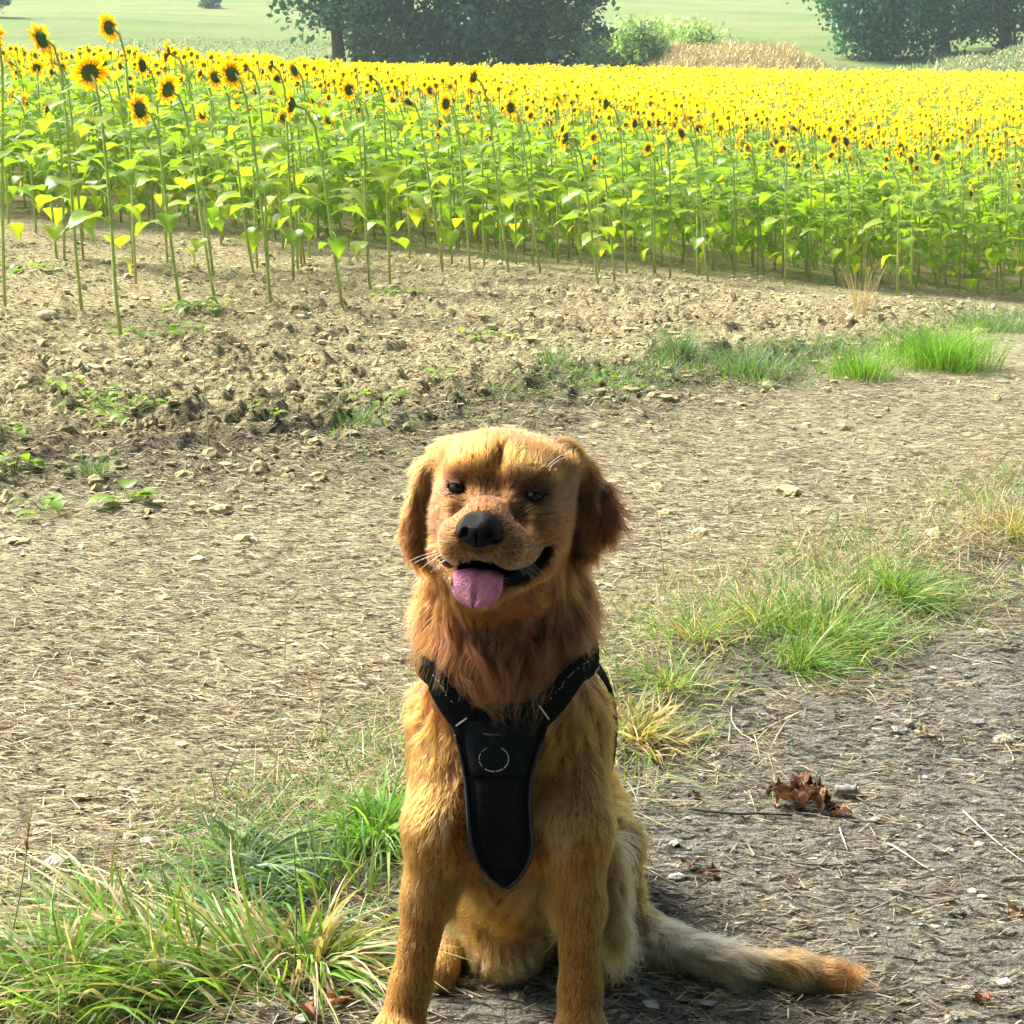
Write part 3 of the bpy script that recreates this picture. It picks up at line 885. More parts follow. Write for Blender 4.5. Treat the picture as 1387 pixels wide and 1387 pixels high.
# trunk of the body, sitting: chest forward, hips down and back to the right
ell(P(690, 1010, 2.215), (0.098, 0.115, 0.150), k=.05, col=GOLD, L=.036, flow=(0, -.25, -1))
ell(P(690, 1110, 2.200), (0.088, 0.100, 0.120), k=.05, col=GOLD, L=.046, flow=(0, -.2, -1))
ell(P(695, 960, 2.33), (0.105, 0.140, 0.150), k=.06, col=GOLD, L=.030, flow=(0, .3, -1))
cap(P(705, 1000, 2.36), P(722, 1170, 2.48), .115, .105, k=.06, col=GOLD, L=.030, flow=(0, .2, -1))
ell((0.055, 2.50, 0.125), (0.115, 0.125, 0.125), k=.05, col=GOLD, L=.03, flow=(0, .2, -1))
cap(P(690, 1140, 2.20), P(700, 1265, 2.34), .075, .075, k=.05, col=GOLD, L=.040, flow=(0, 0, -1))          # belly
# neck with its ruff
cap(P(688, 950, 2.25), P(686, 760, 2.185), .104, .080, k=.05, col=RED, L=.062, flow=(0, -.25, -1), lift=.45)
ell(P(676, 895, 2.145), (0.078, 0.06, 0.085), k=.04, col=RED, L=.056, flow=(0, -.3, -1), lift=.6)
ell(P(640, 850, 2.165), (0.055, 0.06, 0.090), k=.04, col=RED, L=.064, flow=(-.2, -.2, -1), lift=.5)
ell(P(735, 850, 2.175), (0.055, 0.06, 0.090), k=.04, col=RED_SHADED, L=.064, flow=(.2, -.2, -1), lift=.5)  # image-right ruff: shade of that side put into a darker colour
# shoulders and front legs: image left, image right
cap(P(606, 985, 2.20), P(598, 1120, 2.105), .050, .042, k=.04, col=GOLD, L=.022, flow=(-.1, -.1, -1))
cap(P(598, 1120, 2.105), P(579, 1215, 2.085), .042, .030, k=.03, col=PALE, L=.018, flow=(-.1, 0, -1))
cap(P(579, 1215, 2.085), P(556, 1335, 2.055), .029, .023, k=.02, col=PALE, L=.011, flow=(-.15, 0, -1))
cap(P(556, 1335, 2.055), (-0.143, 2.035, 0.045), .023, .030, k=.02, col=PALE, L=.010, flow=(-.1, -.3, -1))
cap(P(776, 985, 2.215), P(778, 1120, 2.115), .048, .043, k=.04, col=GOLD, L=.022, flow=(.1, -.1, -1))
cap(P(778, 1120, 2.115), P(785, 1225, 2.09), .043, .031, k=.03, col=PALE, L=.018, flow=(0, 0, -1))
cap(P(785, 1225, 2.09), P(786, 1340, 2.06), .030, .024, k=.02, col=PALE, L=.011, flow=(0, 0, -1))
cap(P(787, 1340, 2.06), (0.088, 2.04, 0.045), .024, .030, k=.02, col=PALE, L=.010, flow=(0, -.3, -1))
for px_, py_ in ((-0.148, 2.010), (0.090, 2.015)):
    ell((px_, py_, 0.036), (.040, .050, .032), k=.015, col=PALE, L=.008, flow=(0, -1, -.3))
    for q in (-1.5, -.5, .5, 1.5):
        ell((px_ + q * .0185, py_ - .040 + .006 * abs(q) ** 1.5, .024), (.0115, .024, .021), k=.007, col=PALE, L=.006, flow=(0, -1, -.2))
# leg feathers at the back of the front legs
cap(P(612, 1130, 2.13), P(600, 1225, 2.125), .028, .016, k=.02, col=CREAM, L=.06, flow=(.25, .0, -1), lift=.4)
cap(P(752, 1130, 2.14), P(760, 1230, 2.13), .028, .016, k=.02, col=CREAM, L=.058, flow=(-.2, .0, -1), lift=.3)
cap(P(822, 1150, 2.15), P(828, 1270, 2.14), .020, .014, k=.02, col=CREAM, L=.055, flow=(.35, .15, -1), lift=.3)
# hind legs folded: thigh, knee, foot
cap((0.110, 2.46, .13), P(842, 1140, 2.32), .060, .026, k=.03, col=PALE, L=.022, flow=(.2, .1, -1))
cap(P(842, 1140, 2.32), P(850, 1285, 2.35), .026, .028, k=.02, col=PALE, L=.030, flow=(.25, .1, -1))
cap((.135, 2.34, .04), (.128, 2.22, .028), .034, .030, k=.02, col=PALE, L=.014, flow=(0, -1, -.2))
cap((-0.02, 2.46, .13), P(600, 1175, 2.32), .075, .036, k=.03, col=PALE, L=.030, flow=(-.1, .1, -1))
cap(P(600, 1175, 2.32), P(606, 1290, 2.33), .036, .034, k=.02, col=GOLD, L=.036, flow=(-.2, .1, -1))
cap((-0.088, 2.34, .04), (-0.105, 2.21, .028), .032, .028, k=.02, col=PALE, L=.014, flow=(0, -1, -.2))
ell(P(688, 1288, 2.235), (.040, .045, .040), k=.02, col=CREAM, L=.020, flow=(0, -.2, -1))
ell(P(683, 1255, 2.26), (.050, .05, .055), k=.03, col=(.28, .10, .012), L=.034, flow=(0, -.1, -1))
# tail laid out on the ground to the right
tp = [P(835, 1312, 2.38), P(900, 1308, 2.285), P(985, 1306, 2.235), P(1070, 1308, 2.22), P(1115, 1316, 2.215), P(1140, 1324, 2.21)]
tp = [np.array([q[0], q[1], max(q[2], .026)]) for q in tp]
trr = [.034, .027, .022, .019, .014, .006]
tcol = [CREAM, (0.90, 0.67, 0.36), (0.86, 0.56, 0.24), (0.54, 0.22, 0.06), (0.30, 0.09, 0.018), (0.22, 0.06, 0.01)]
for q in range(5):
    cap(tp[q], tp[q + 1], trr[q], trr[q + 1], k=.015, col=tcol[q + (1 if q else 0)], L=.046 if q < 4 else .040, flow=norm(tp[q + 1] - tp[q]) + np.array([0, -.06, -.12]), lift=.16)
# head
for sg in (-1, 1): hell(sg * .046, .036, -.016, (.040, .026, .050), k=.036, col=AMBER, L=.014, flow=(sg * .5, .5, .7))
hell(0, .010, -.012, (.084, .059, .085), k=.02, col=AMBER, L=.015, flow=(0, .5, .7))
hell(0, .026, .012, (.066, .046, .056), k=.02, col=AMBER, L=.012, flow=(0, .6, .7))
for sg in (-1, 1):
    hell(sg * .036, .022, .052, (.027, .017, .022), k=.022, col=GOLD if sg < 0 else AMBER, L=.008, flow=(sg * .5, .5, .8))
    hell(sg * .051, -.040, .012, (.037, .052, .055), k=.03, col=AMBER, L=.017, flow=(sg * .6, .6, -.4))
    hell(sg * .040, -.030, .052, (.028, .026, .030), k=.02, col=AMBER, L=.007, flow=(sg * .8, .4, -.1))
    cap(HL(sg * .030, -.052, .058), HL(sg * .020, -.058, .122), .030, .0235, k=.020, col=AMBER, L=.006, flow=-HFW + .3 * HR * sg)
    hell(sg * .0260, -.064, .107, (.0275, .0265, .043), k=.018, col=(0.33, .125, .022), L=.006, flow=(sg * .7, .6, -.5))          # flews
    hell(sg * .040, -.066, .076, (.021, .026, .038), k=.012, col=AMBER, L=.007, flow=(sg * .5, .7, -.5))
cap(HL(0, -.016, .050), HL(0, -.039, .136), .030, .0235, k=.022, col=AMBER, L=.005, flow=-HFW + .2 * HU)                    # bridge of the nose
hell(0, -.058, .124, (.024, .018, .030), k=.010, col=(0.42, .24, .08), L=.005, flow=(0, .6, -.5))
# lower jaw and throat
cap(HL(0, -.108, .030), HL(0, -.118, .098), .040, .020, k=.02, col=AMBER, L=.012, flow=(0, .5, -1))
for sg in (-1, 1):
    cap(HL(sg * .020, -.111, .098), HL(sg * .060, -.083, .047), .016, .018, k=.016, col=AMBER, L=.010, flow=(0, .3, -1))
hell(0, -.100, -.012, (.074, .060, .062), k=.03, col=RED, L=.034, flow=(0, .1, -1))
# open mouth: the lip line droops either side of the nose and draws up to the corners
for sg in (-1, 1):
    dn = .004 if sg > 0 else 0
    lp = [HL(0, -.071, .157), HL(sg * .013, -.084, .148), HL(sg * .032, -.099 - dn, .122), HL(sg * .050, -.090 - dn, .090), HL(sg * .0625, -.068, .058), HL(sg * .067, -.057, .046)]
    lr = [.0025, .0045, .0080, .0100, .0078, .0035] if sg > 0 else [.0025, .003, .0028, .0026, .0028, .0022]
    for q in range(5): cap(lp[q], lp[q + 1], lr[q], lr[q + 1], k=.004, cut=True, col=(.02, .012, .012), L=0)
hell(.004, -.091, .090, (.032, .0115, .060), k=.005, cut=True, col=(.03, .015, .015), L=0)
# eye sockets
for sg in (-1, 1):
    hell(sg * .0475, -.002, .079, (.0125, .0060, .012), k=.007, cut=True, col=(.03, .015, .01), L=-1)
hell(0, .050, .0675, (.0030, .024, .011), k=.016, cut=True, L=-2)            # furrow of the forehead
hell(0, .002, .0925, (.015, .013, .011), k=.018, cut=True, L=-2)             # stop between the eyes
for sg in (-1, 1):
    hell(sg * .037, -.026, .0965, (.011, .016, .011), k=.018, cut=True, L=-2)     # hollow below the eye
# ears: flat hanging flaps, the right one lifted outwards
def flap(c, half_w, half_h, th, out_ang, swing, yaw, col, L, flow):
    a = out_ang
    Ru = np.array([[math.cos(a), -math.sin(a), 0], [math.sin(a), math.cos(a), 0], [0, 0, 1]])
    Ry = np.array([[math.cos(yaw), 0, math.sin(yaw)], [0, 1, 0], [-math.sin(yaw), 0, math.cos(yaw)]])
    ell(c, (half_w, half_h, th), k=.014, col=col, L=L, flow=flow, R=HROT @ Ry @ Ru, lift=.25)
EARC = (0.22, .066, .007); EAR_SHADED = (0.085, .024, .003)  # right ear fur painted darker to carry the shade on that side
flap(P(580, 676, 2.142), .028, .056, .0085, RAD(-2), 0, RAD(58), EARC, .026, (-.10, 0, -1))
flap(P(573, 714, 2.134), .027, .048, .0080, RAD(3), 0, RAD(55), EARC, .032, (.06, 0, -1))
cap(P(610, 618, 2.150), P(586, 648, 2.145), .018, .014, k=.02, col=AMBER, L=.016, flow=(-.5, 0, -1))
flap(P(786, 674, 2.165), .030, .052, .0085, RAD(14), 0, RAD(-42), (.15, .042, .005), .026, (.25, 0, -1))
flap(P(812, 688, 2.165), .030, .040, .0080, RAD(32), 0, RAD(-38), EAR_SHADED, .026, (-.05, 0, -1))
flap(P(799, 716, 2.16), .026, .036, .0080, RAD(-12), 0, RAD(-38), EAR_SHADED, .028, (-.25, 0, -1))
cap(P(762, 616, 2.155), P(786, 646, 2.165), .018, .016, k=.02, col=AMBER, L=.018, flow=(.6, 0, -1))

def prim_d(p, X):
    if p['t'] == 'e':
        q = (X - p['c']) @ p['R']
        a = np.sqrt(((q / p['r']) ** 2).sum(-1)); b = np.sqrt(((q / p['r'] ** 2) ** 2).sum(-1))
        return a * (a - 1) / np.maximum(b, 1e-6)
    ab = p['b'] - p['a']
    h = np.clip(((X - p['a']) @ ab) / (ab @ ab), 0, 1)
    return np.linalg.norm(X - p['a'] - h[..., None] * ab, axis=-1) - (p['ra'] + (p['rb'] - p['ra']) * h)

def sdf_grid(prims, lo, hi, step):
    lo, hi = np.array(lo, float), np.array(hi, float)
    n = np.ceil((hi - lo) / step).astype(int) + 1
    F = np.full(n, 0.2, np.float32)
    ax = [lo[c] + step * np.arange(n[c]) for c in range(3)]
    for p in prims:
        if p['t'] == 'e':
            m = np.abs(p['R']) @ p['r']; b0, b1 = p['c'] - m, p['c'] + m
        else:
            b0 = np.minimum(p['a'] - p['ra'], p['b'] - p['rb']); b1 = np.maximum(p['a'] + p['ra'], p['b'] + p['rb'])
        mg = p['k'] * 1.1 + .03
        s = []
        for c in range(3):
            i0 = max(0, int((b0[c] - mg - lo[c]) / step)); i1 = min(n[c], int((b1[c] + mg - lo[c]) / step) + 2)
            s.append(slice(i0, max(i0, i1)))
        if any(q.start >= q.stop for q in s): continue
        X = np.stack(np.meshgrid(ax[0][s[0]], ax[1][s[1]], ax[2][s[2]], indexing='ij'), -1)
        d = prim_d(p, X).astype(np.float32)
        cur = F[tuple(s)]
        k = p['k']
        if p['cut']:
            d = -d
            h = np.clip(k - np.abs(cur - d), 0, None) / k
            F[tuple(s)] = np.maximum(cur, d) + h * h * k * .25
        else:
            h = np.clip(k - np.abs(cur - d), 0, None) / k
            F[tuple(s)] = np.minimum(cur, d) - h * h * k * .25
    return F, lo

def surface_nets(F, lo, step):
    nx, ny, nz = F.shape
    sgn = F < 0
    corners = [(a, b, c) for a in (0, 1) for b in (0, 1) for c in (0, 1)]
    cnt = sum(sgn[a:nx - 1 + a, b:ny - 1 + b, c:nz - 1 + c].astype(np.int8) for a, b, c in corners)
    act = (cnt > 0) & (cnt < 8)
    I = np.argwhere(act)
    idg = np.full(act.shape, -1, np.int64); idg[tuple(I.T)] = np.arange(len(I))
    acc = np.zeros((len(I), 3)); num = np.zeros(len(I))
    vals = {c: F[I[:, 0] + c[0], I[:, 1] + c[1], I[:, 2] + c[2]] for c in corners}
    for c in corners:
        for axx in range(3):
            if c[axx]: continue
            e = list(c); e[axx] = 1; e = tuple(e)
            a, b = vals[c], vals[e]
            m = (a < 0) != (b < 0)
            t = np.where(m, a / np.where(np.abs(a - b) < 1e-12, 1, a - b), 0)
            p = np.array(c, float)[None].repeat(len(I), 0); p[:, axx] += t
            acc += p * m[:, None]; num += m
    V = (I + acc / np.maximum(num, 1)[:, None]) * step + lo
    Q = []
    for axx in range(3):
        b, c = (axx + 1) % 3, (axx + 2) % 3
        sl0 = [slice(None)] * 3; sl1 = [slice(None)] * 3
        sl0[axx] = slice(0, -1); sl1[axx] = slice(1, None)
        m = sgn[tuple(sl0)] != sgn[tuple(sl1)]
        E = np.argwhere(m)
        E = E[(E[:, b] > 0) & (E[:, c] > 0) & (E[:, b] < F.shape[b] - 1) & (E[:, c] < F.shape[c] - 1)]
        ins = sgn[tuple(E.T)]
        def cell(db, dc):
            q = E.copy(); q[:, b] += db; q[:, c] += dc
            return idg[tuple(q.T)]
        q = np.stack([cell(-1, -1), cell(0, -1), cell(0, 0), cell(-1, 0)], 1)
        q[~ins] = q[~ins][:, ::-1]
        Q.append(q)
    Q = np.concatenate(Q)
    return V, Q[(Q >= 0).all(1)]

D_STEP = 0.0042
DF, DLO = sdf_grid(PR, (-0.24, 1.86, -0.012), (0.50, 2.70, 0.88), D_STEP)
DV, DQ = surface_nets(DF, DLO, D_STEP)

def sample(X):
    """distance field at points"""
    q = (X - DLO) / D_STEP
    q = np.clip(q, 0, np.array(DF.shape) - 1.001)
    i = np.floor(q).astype(int); f = q - i
    out = 0
    for a in (0, 1):
        for b in (0, 1):
            for c in (0, 1):
                out = out + DF[i[:, 0] + a, i[:, 1] + b, i[:, 2] + c] * (f[:, 0] if a else 1 - f[:, 0]) * (f[:, 1] if b else 1 - f[:, 1]) * (f[:, 2] if c else 1 - f[:, 2])
    return out
def grad(X, e=.005):
    return norm(np.stack([sample(X + np.eye(3)[c] * e) - sample(X - np.eye(3)[c] * e) for c in range(3)], 1))
def to_surface(X, off):
    X = np.array(X, float)
    for _ in range(12):
        X = X - grad(X, .008) * np.clip(sample(X) - off, -.03, .03)[:, None]
    return X

def blend(X, sharp=0.010, eyes=False):
    """fur colour, length, flow and lift at points of the skin"""
    d = np.stack([prim_d(p, X) for p in PR if not p['cut']], 1)
    add = [p for p in PR if not p['cut']]
    wgt = np.exp(-(d - d.min(1, keepdims=True)) / sharp); wgt /= wgt.sum(1, keepdims=True)
    col = wgt @ np.array([p['col'] for p in add]); L_ = wgt @ np.array([p['L'] for p in add]); lift = wgt @ np.array([p['lift'] for p in add])
    flow = wgt @ np.array([norm((p['flow'][0] * HR + p['flow'][1] * HU * .6 - p['flow'][2] * HFW) if (p['t'] == 'e' and p['R'] is HROT) else p['flow']) for p in add])
    cutd = np.stack([prim_d(p, X) + (0 if p['L'] == 0 else .0015) for p in PR if p['cut'] and (p['L'] == 0 or (eyes and p['L'] == -1))], 1).min(1)
    return col, L_, flow, lift, cutd
# flows of the head were written as (out, up, back): back means away from the nose

dcol, _, _, _, dcut = blend(DV, eyes=True)
dark = (1 - smooth(0.0015, .0045, dcut))[:, None]
_ed = np.minimum(*[np.linalg.norm(DV - HL(q * .047, -.0015, .0655), axis=1) for q in (-1, 1)])
dcol = dcol * (1 - .75 * np.exp(-(_ed / .017) ** 2))[:, None]
skin = dcol * .5 * (1 - dark) + np.array([.012, .010, .010]) * dark
M_SKIN = attr_mat('dog_skin', 0.9, 0, (1, 1, 1), 0.2, 60, spec=0.05)
dog = link('dog', None, None, 'golden retriever sitting on the track in a black harness, tongue out', 'dog', loc=(0, 2.2, 0))
OFF = np.array([0, 2.2, 0])
link('body', mesh_np('body', DV - OFF, DQ, M_SKIN, skin), dog)

# ------------------------------------------------------------------ harness laid on the chest
def surf_px(px, py, off):
    """first point of the dog's surface seen at this place, lifted by off"""
    v = norm(ray(px, py)); X = np.array([[0, 0, CAM_H]]) + v * 1.7
    for _ in range(80):
        d = sample(X)[0] - off
        X = X + v * max(min(d * .7, .02), -.005)
    return X[0]
H_OFF = 0.017
# chest plate outline by rows: y, left x, right x
plate_rows = [(952, 668, 716), (966, 640, 734), (985, 614, 741), (1010, 622, 732), (1035, 627, 724), (1060, 631, 719), (1090, 633, 718), (1120, 635, 720), (1145, 638, 722), (1165, 645, 718), (1182, 658, 708), (1194, 672, 698), (1201, 682, 690)]
def sheet_from_rows(rows, nu, off, sub=3):
    ysr = np.array([r_[0] for r_ in rows], float)
    yq = np.linspace(ysr[0], ysr[-1], (len(rows) - 1) * sub + 1)
    l = np.interp(yq, ysr, [r_[1] for r_ in rows]); r_ = np.interp(yq, ysr, [r_[2] for r_ in rows])
    Pt = np.array([[surf_px(l[a] + (r_[a] - l[a]) * b / (nu - 1), yq[a], off) for b in range(nu)] for a in range(len(yq))])
    for _ in range(3):                                  # cloth lies smoother than the fur below
        q = Pt.copy()
        q[1:-1] = (Pt[:-2] + Pt[2:] + 2 * Pt[1:-1]) / 4
        q[:, 1:-1] = (q[:, :-2] + q[:, 2:] + 2 * q[:, 1:-1]) / 4
        Pt[:, :, 1] = q[:, :, 1]
    return Pt
def slab(Pt, th, col, edge=None):
    """closed sheet with thickness from a grid of points facing the viewer's side"""
    a, b = Pt.shape[:2]
    du = np.gradient(Pt, axis=1); dv = np.gradient(Pt, axis=0)
    n = norm(np.cross(du, dv)); 
    if n[a // 2, b // 2, 1] > 0: n = -n
    puff = np.ones((a, b)); puff[0] = puff[-1] = 0.35; puff[:, 0] = puff[:, -1] = .35
    top = Pt + n * th * puff[..., None]; bot = Pt - n * th * .8
    V = np.concatenate([top.reshape(-1, 3), bot.reshape(-1, 3)])
    i = np.arange(a - 1)[:, None] * b; j = np.arange(b - 1)[None]
    q = np.stack([i + j, i + b + j, i + b + j + 1, i + j + 1], -1).reshape(-1, 4)
    rim = [k for k in range(b)] + [k * b + b - 1 for k in range(1, a)] + [(a - 1) * b + k for k in range(b - 2, -1, -1)] + [k * b for k in range(a - 2, 0, -1)]
    rim = np.array(rim); nx_ = np.roll(rim, -1); m = a * b
    rq = np.stack([rim, nx_, nx_ + m, rim + m], 1)
    return V, [np.concatenate([q, q[:, ::-1] + m, rq])], np.tile(np.array(col), (len(V), 1))
M_WEB = attr_mat('harness_fabric', 0.95, 0, (1, 1, 1), 0.4, 300, bump=0.8, bscale=900, spec=0.06)
M_TRIM = attr_mat('harness_trim', 0.4, 0, (1, 1, 1), 0.1, 100, spec=0.5)
harness = link('dog_harness', None, None, 'black fabric harness worn across the dog\'s chest', 'harness', loc=(0, 2.2, 0))
BLK = (0.009, 0.010, 0.012)
plate = sheet_from_rows(plate_rows, 13, H_OFF)
V_, F_, C_ = slab(plate, .004, BLK)
plate_o = link('chest_plate', mesh_np('chest_plate', V_ - OFF, F_, M_WEB, C_), harness)
up_panel = sheet_from_rows([(978, 634, 728), (1000, 630, 726), (1025, 634, 719), (1050, 638, 713)], 9, H_OFF + .005)
V_, F_, C_ = slab(up_panel, .003, (0.017, 0.021, 0.028))
link('upper_panel', mesh_np('upper_panel', V_ - OFF, F_, M_WEB, C_), plate_o)
low_panel = sheet_from_rows([(1056, 643, 709), (1090, 646, 708), (1120, 648, 710), (1150, 654, 708), (1175, 668, 700)], 9, H_OFF + .004)
V_, F_, C_ = slab(low_panel, .003, (0.016, 0.016, 0.021))
link('lower_panel', mesh_np('lower_panel', V_ - OFF, F_, M_WEB, C_), plate_o)
def binding(pts, r, col, name, parent, n=6):
    v, f = tube(np.array(pts) - OFF, r, n)
    return link(name, mesh_np(name, v, f, M_TRIM, np.tile(np.array(col), (len(v), 1))), parent)
edge = np.concatenate([plate[6::2, 0], plate[-1:, 6], plate[6::2, -1][::-1]])
binding(edge + np.array([0, -.003, 0]), .0028, (.010, .010, .012), 'edge_binding', plate_o)
# broken ring printed on the chest panel, in pale dashes
def surf_patch(pts2, off): return np.array([surf_px(a, b, off) for a, b in pts2])
for a0, a1, s_ in ((-60, -25, 1), (-20, 18, .9), (22, 46, 1.1), (52, 80, 1), (86, 128, 1.1), (142, 170, .8), (178, 205, .8), (215, 240, .5)):
    an = np.radians(np.linspace(a0, a1, 6))
    ring = surf_patch([(669 + 20 * math.cos(q), 1028 + 17 * math.sin(q)) for q in an], H_OFF + .0095)
    binding(ring, .0007 * s_, (.42, .42, .36), 'ring_mark', plate_o, 5)
binding(surf_patch([(655, 994), (664, 995), (678, 995)], H_OFF + .009), .0012, (.05, .055, .065), 'label_bar', plate_o)

def strap(path, width, th, col, name, parent, off=H_OFF, res=40, surf=True):
    path = np.array(path, float)
    s = np.linspace(0, 1, len(path)); q = np.linspace(0, 1, res)
    pts = np.stack([np.interp(q, s, path[:, c]) for c in range(3)], 1)
    for _ in range(4): pts[1:-1] = (pts[:-2] + 2 * pts[1:-1] + pts[2:]) / 4
    if surf: pts = to_surface(pts, off)
    for _ in range(4): pts[1:-1] = (pts[:-2] + 2 * pts[1:-1] + pts[2:]) / 4
    n = grad(pts, .012)
    for _ in range(6): n[1:-1] = norm(n[:-2] + 2 * n[1:-1] + n[2:])
    t = norm(np.gradient(pts, axis=0)); sd = norm(np.cross(t, n))
    w_ = np.interp(q, np.linspace(0, 1, len(np.atleast_1d(width))), np.atleast_1d(width)) if np.ndim(width) else np.full(res, width)
    Pt = np.stack([pts + sd * (w_ * k)[:, None] / 2 for k in (-1, -.5, 0, .5, 1)], 1)
    a, b = Pt.shape[:2]
    nn = np.repeat(n[:, None], b, 1); puff = np.array([.4, 1, 1, 1, .4])[None, :, None]
    V = np.concatenate([(Pt + nn * th * puff).reshape(-1, 3), (Pt - nn * th).reshape(-1, 3)])
    i = np.arange(a - 1)[:, None] * b; j = np.arange(b - 1)[None]
    qd = np.stack([i + j, i + j + 1, i + b + j + 1, i + b + j], -1).reshape(-1, 4); m = a * b
    l0 = np.arange(a - 1) * b; l1 = l0 + b - 1
    sides = np.concatenate([np.stack([l0, l0 + b, l0 + b + m, l0 + m], 1), np.stack([l1 + b, l1, l1 + m, l1 + b + m], 1)])
    V = V - OFF
    o = link(name, mesh_np(name, V, np.concatenate([qd, qd[:, ::-1] + m, sides]), M_WEB, np.tile(np.array(col), (len(V), 1))), parent)
    return o, pts, n, sd
def sp(px, py): return surf_px(px, py, H_OFF)
S_L = [sp(640, 985), sp(618, 965), sp(596, 932), sp(580, 902), P(569, 878, 2.27), P(580, 850, 2.37), P(640, 835, 2.43), P(690, 830, 2.45)]
S_R = [sp(716, 975), sp(742, 958), sp(768, 928), sp(790, 900), P(803, 872, 2.28), P(792, 848, 2.38), P(730, 833, 2.44), P(690, 830, 2.45)]
st_l, pl_, nl_, sl_ = strap(S_L, [.052, .042, .034, .032, .032], .003, BLK, 'neck_strap', harness)
st_r, pr_, nr_, sr_ = strap(S_R, [.054, .044, .036, .036, .036], .003, BLK, 'neck_strap', harness)
strap([P(834, 1100, 2.27), P(832, 1040, 2.27), P(830, 985, 2.30), P(815, 930, 2.36), P(760, 880, 2.44), P(690, 860, 2.47), P(600, 880, 2.42), P(556, 940, 2.34), P(552, 1040, 2.28), P(600, 1130, 2.24)], .035, .003, BLK, 'girth_strap', harness, off=.019, res=60)
def on_strap(pts, n, sd, i, k, lift=.0045): return pts[i] + sd[i] * k + n[i] * lift
for (pp, nn_, ss, par, items) in ((pr_, nr_, sr_, st_r, ((4, -.014, .014),)), (pl_, nl_, sl_, st_l, ((3, -.013, .010),))):
    for i_, k0, k1 in items:
        binding([on_strap(pp, nn_, ss, i_, k0 + (k1 - k0) * t_) for t_ in np.linspace(0, 1, 6)], .0011, (.60, .60, .60), 'reflective_bar', par)
rd = np.random.default_rng(5)
for pp, nn_, ss, par, i0, i1, kk in ((pr_, nr_, sr_, st_r, 7, 17, -.012), (pl_, nl_, sl_, st_l, 8, 14, .010)):
    for i_ in range(i0, i1):
        for half in (0, .5):
            if rd.uniform() < .35: continue
            k_ = kk + rd.uniform(-.002, .002)
            a_ = on_strap(pp, nn_, ss, i_, k_); b_ = on_strap(pp, nn_, ss, i_ + 1, k_)
            binding([a_ + (b_ - a_) * half, a_ + (b_ - a_) * (half + rd.uniform(.15, .4))], .00065, (.45, .45, .42), 'stitch_mark', par, 4)
binding([on_strap(pr_, nr_, sr_, 15, .016 - .0 * t_ , .004) + (pr_[19] - pr_[15]) * t_ for t_ in np.linspace(0, 1, 6)], .0009, (.4, .4, .4), 'reflective_bar', st_r)

# ------------------------------------------------------------------ nose, eyes, tongue
def small_sdf(prims, lo, hi, step):
    F, l0 = sdf_grid(prims, lo, hi, step); return surface_nets(F, l0, step)
keep_PR = PR; PR = []
hell(0, -0.0450, .150, (.0245, .0185, .021), k=.006)
hell(0, -0.0360, .146, (.0215, .0125, .019), k=.006)
hell(0, -0.0570, .150, (.013, .0095, .014), k=.006)
for sg in (-1, 1):
    hell(sg * .0165, -0.0500, .152, (.0105, .0115, .0145), k=.004)
    hell(sg * .0145, -0.0495, .169, (.0048, .0052, .010), k=.003, cut=True)
    hell(sg * .0215, -0.0560, .163, (.0065, .0022, .008), k=.002, cut=True)
hell(0, -0.0620, .167, (.0013, .016, .006), k=.002, cut=True)
ct = HL(0, -.043, .155)
NV, NQ = small_sdf(PR, ct - .042, ct + .042, .0011)
PR = keep_PR
ncol = np.tile(np.array([.0035, .0042, .0055]), (len(NV), 1))
M_NOSE = attr_mat('nose', 0.36, 0, (1, 1, 1), 0.3, 200, bump=0.4, bscale=700, spec=0.14)
link('nose', mesh_np('nose', NV - OFF, NQ, M_NOSE, ncol), dog)

def eye_mat():
    m, N, L = new_mat('eye')
    out = N.new('ShaderNodeOutputMaterial'); b = N.new('ShaderNodeBsdfPrincipled')
    b.inputs['Roughness'].default_value = 0.04; b.inputs['Specular IOR Level'].default_value = 0.5
    at = N.new('ShaderNodeAttribute'); at.attribute_name = 'col'
    L.new(at.outputs['Color'], b.inputs['Base Color']); L.new(b.outputs[0], out.inputs['Surface'])
    return m
M_EYE = eye_mat()
ev, ef = icosphere(4)
EYES = []
for sg in (-1, 1):
    c = HL(sg * .0470, -.0015, .0655)
    look = norm(norm(np.array([0, 0, CAM_H]) - c) * .6 + HFW * .4)
    ca = ev @ look
    col = np.where((ca > .93)[:, None], np.array([.003, .003, .003]), np.where((ca > .5)[:, None], np.array([.014, .006, .003]), np.array([.012, .009, .008])))
    link('eye', mesh_np('eye', ev * .0106 + c - OFF, ef, M_EYE, col), dog)
    EYES.append(c)
    # eyelids: a thin shell over the ball with an almond opening
    q = ev @ HROT
    op = (q[:, 0] / .93) ** 2 + ((q[:, 1] + .06 - .10 * sg * q[:, 0]) / (.40 - .10 * q[:, 0] ** 2)) ** 2
    cut_ = (op[ef].min(1) < 1) & (q[ef][:, :, 2].mean(1) > 0)
    rim = np.clip((op - .9) / 1.3, 0, 1)[:, None]
    lc = np.array([.010, .007, .006]) * (1 - rim) + np.array([.055, .020, .006]) * rim
    link('eyelid', mesh_np('eyelid', ev * .0115 * (1 + .10 * np.exp(-((op - 1.1) / .5) ** 2))[:, None] + c - OFF, ef[~cut_], M_NOSE, lc), dog)

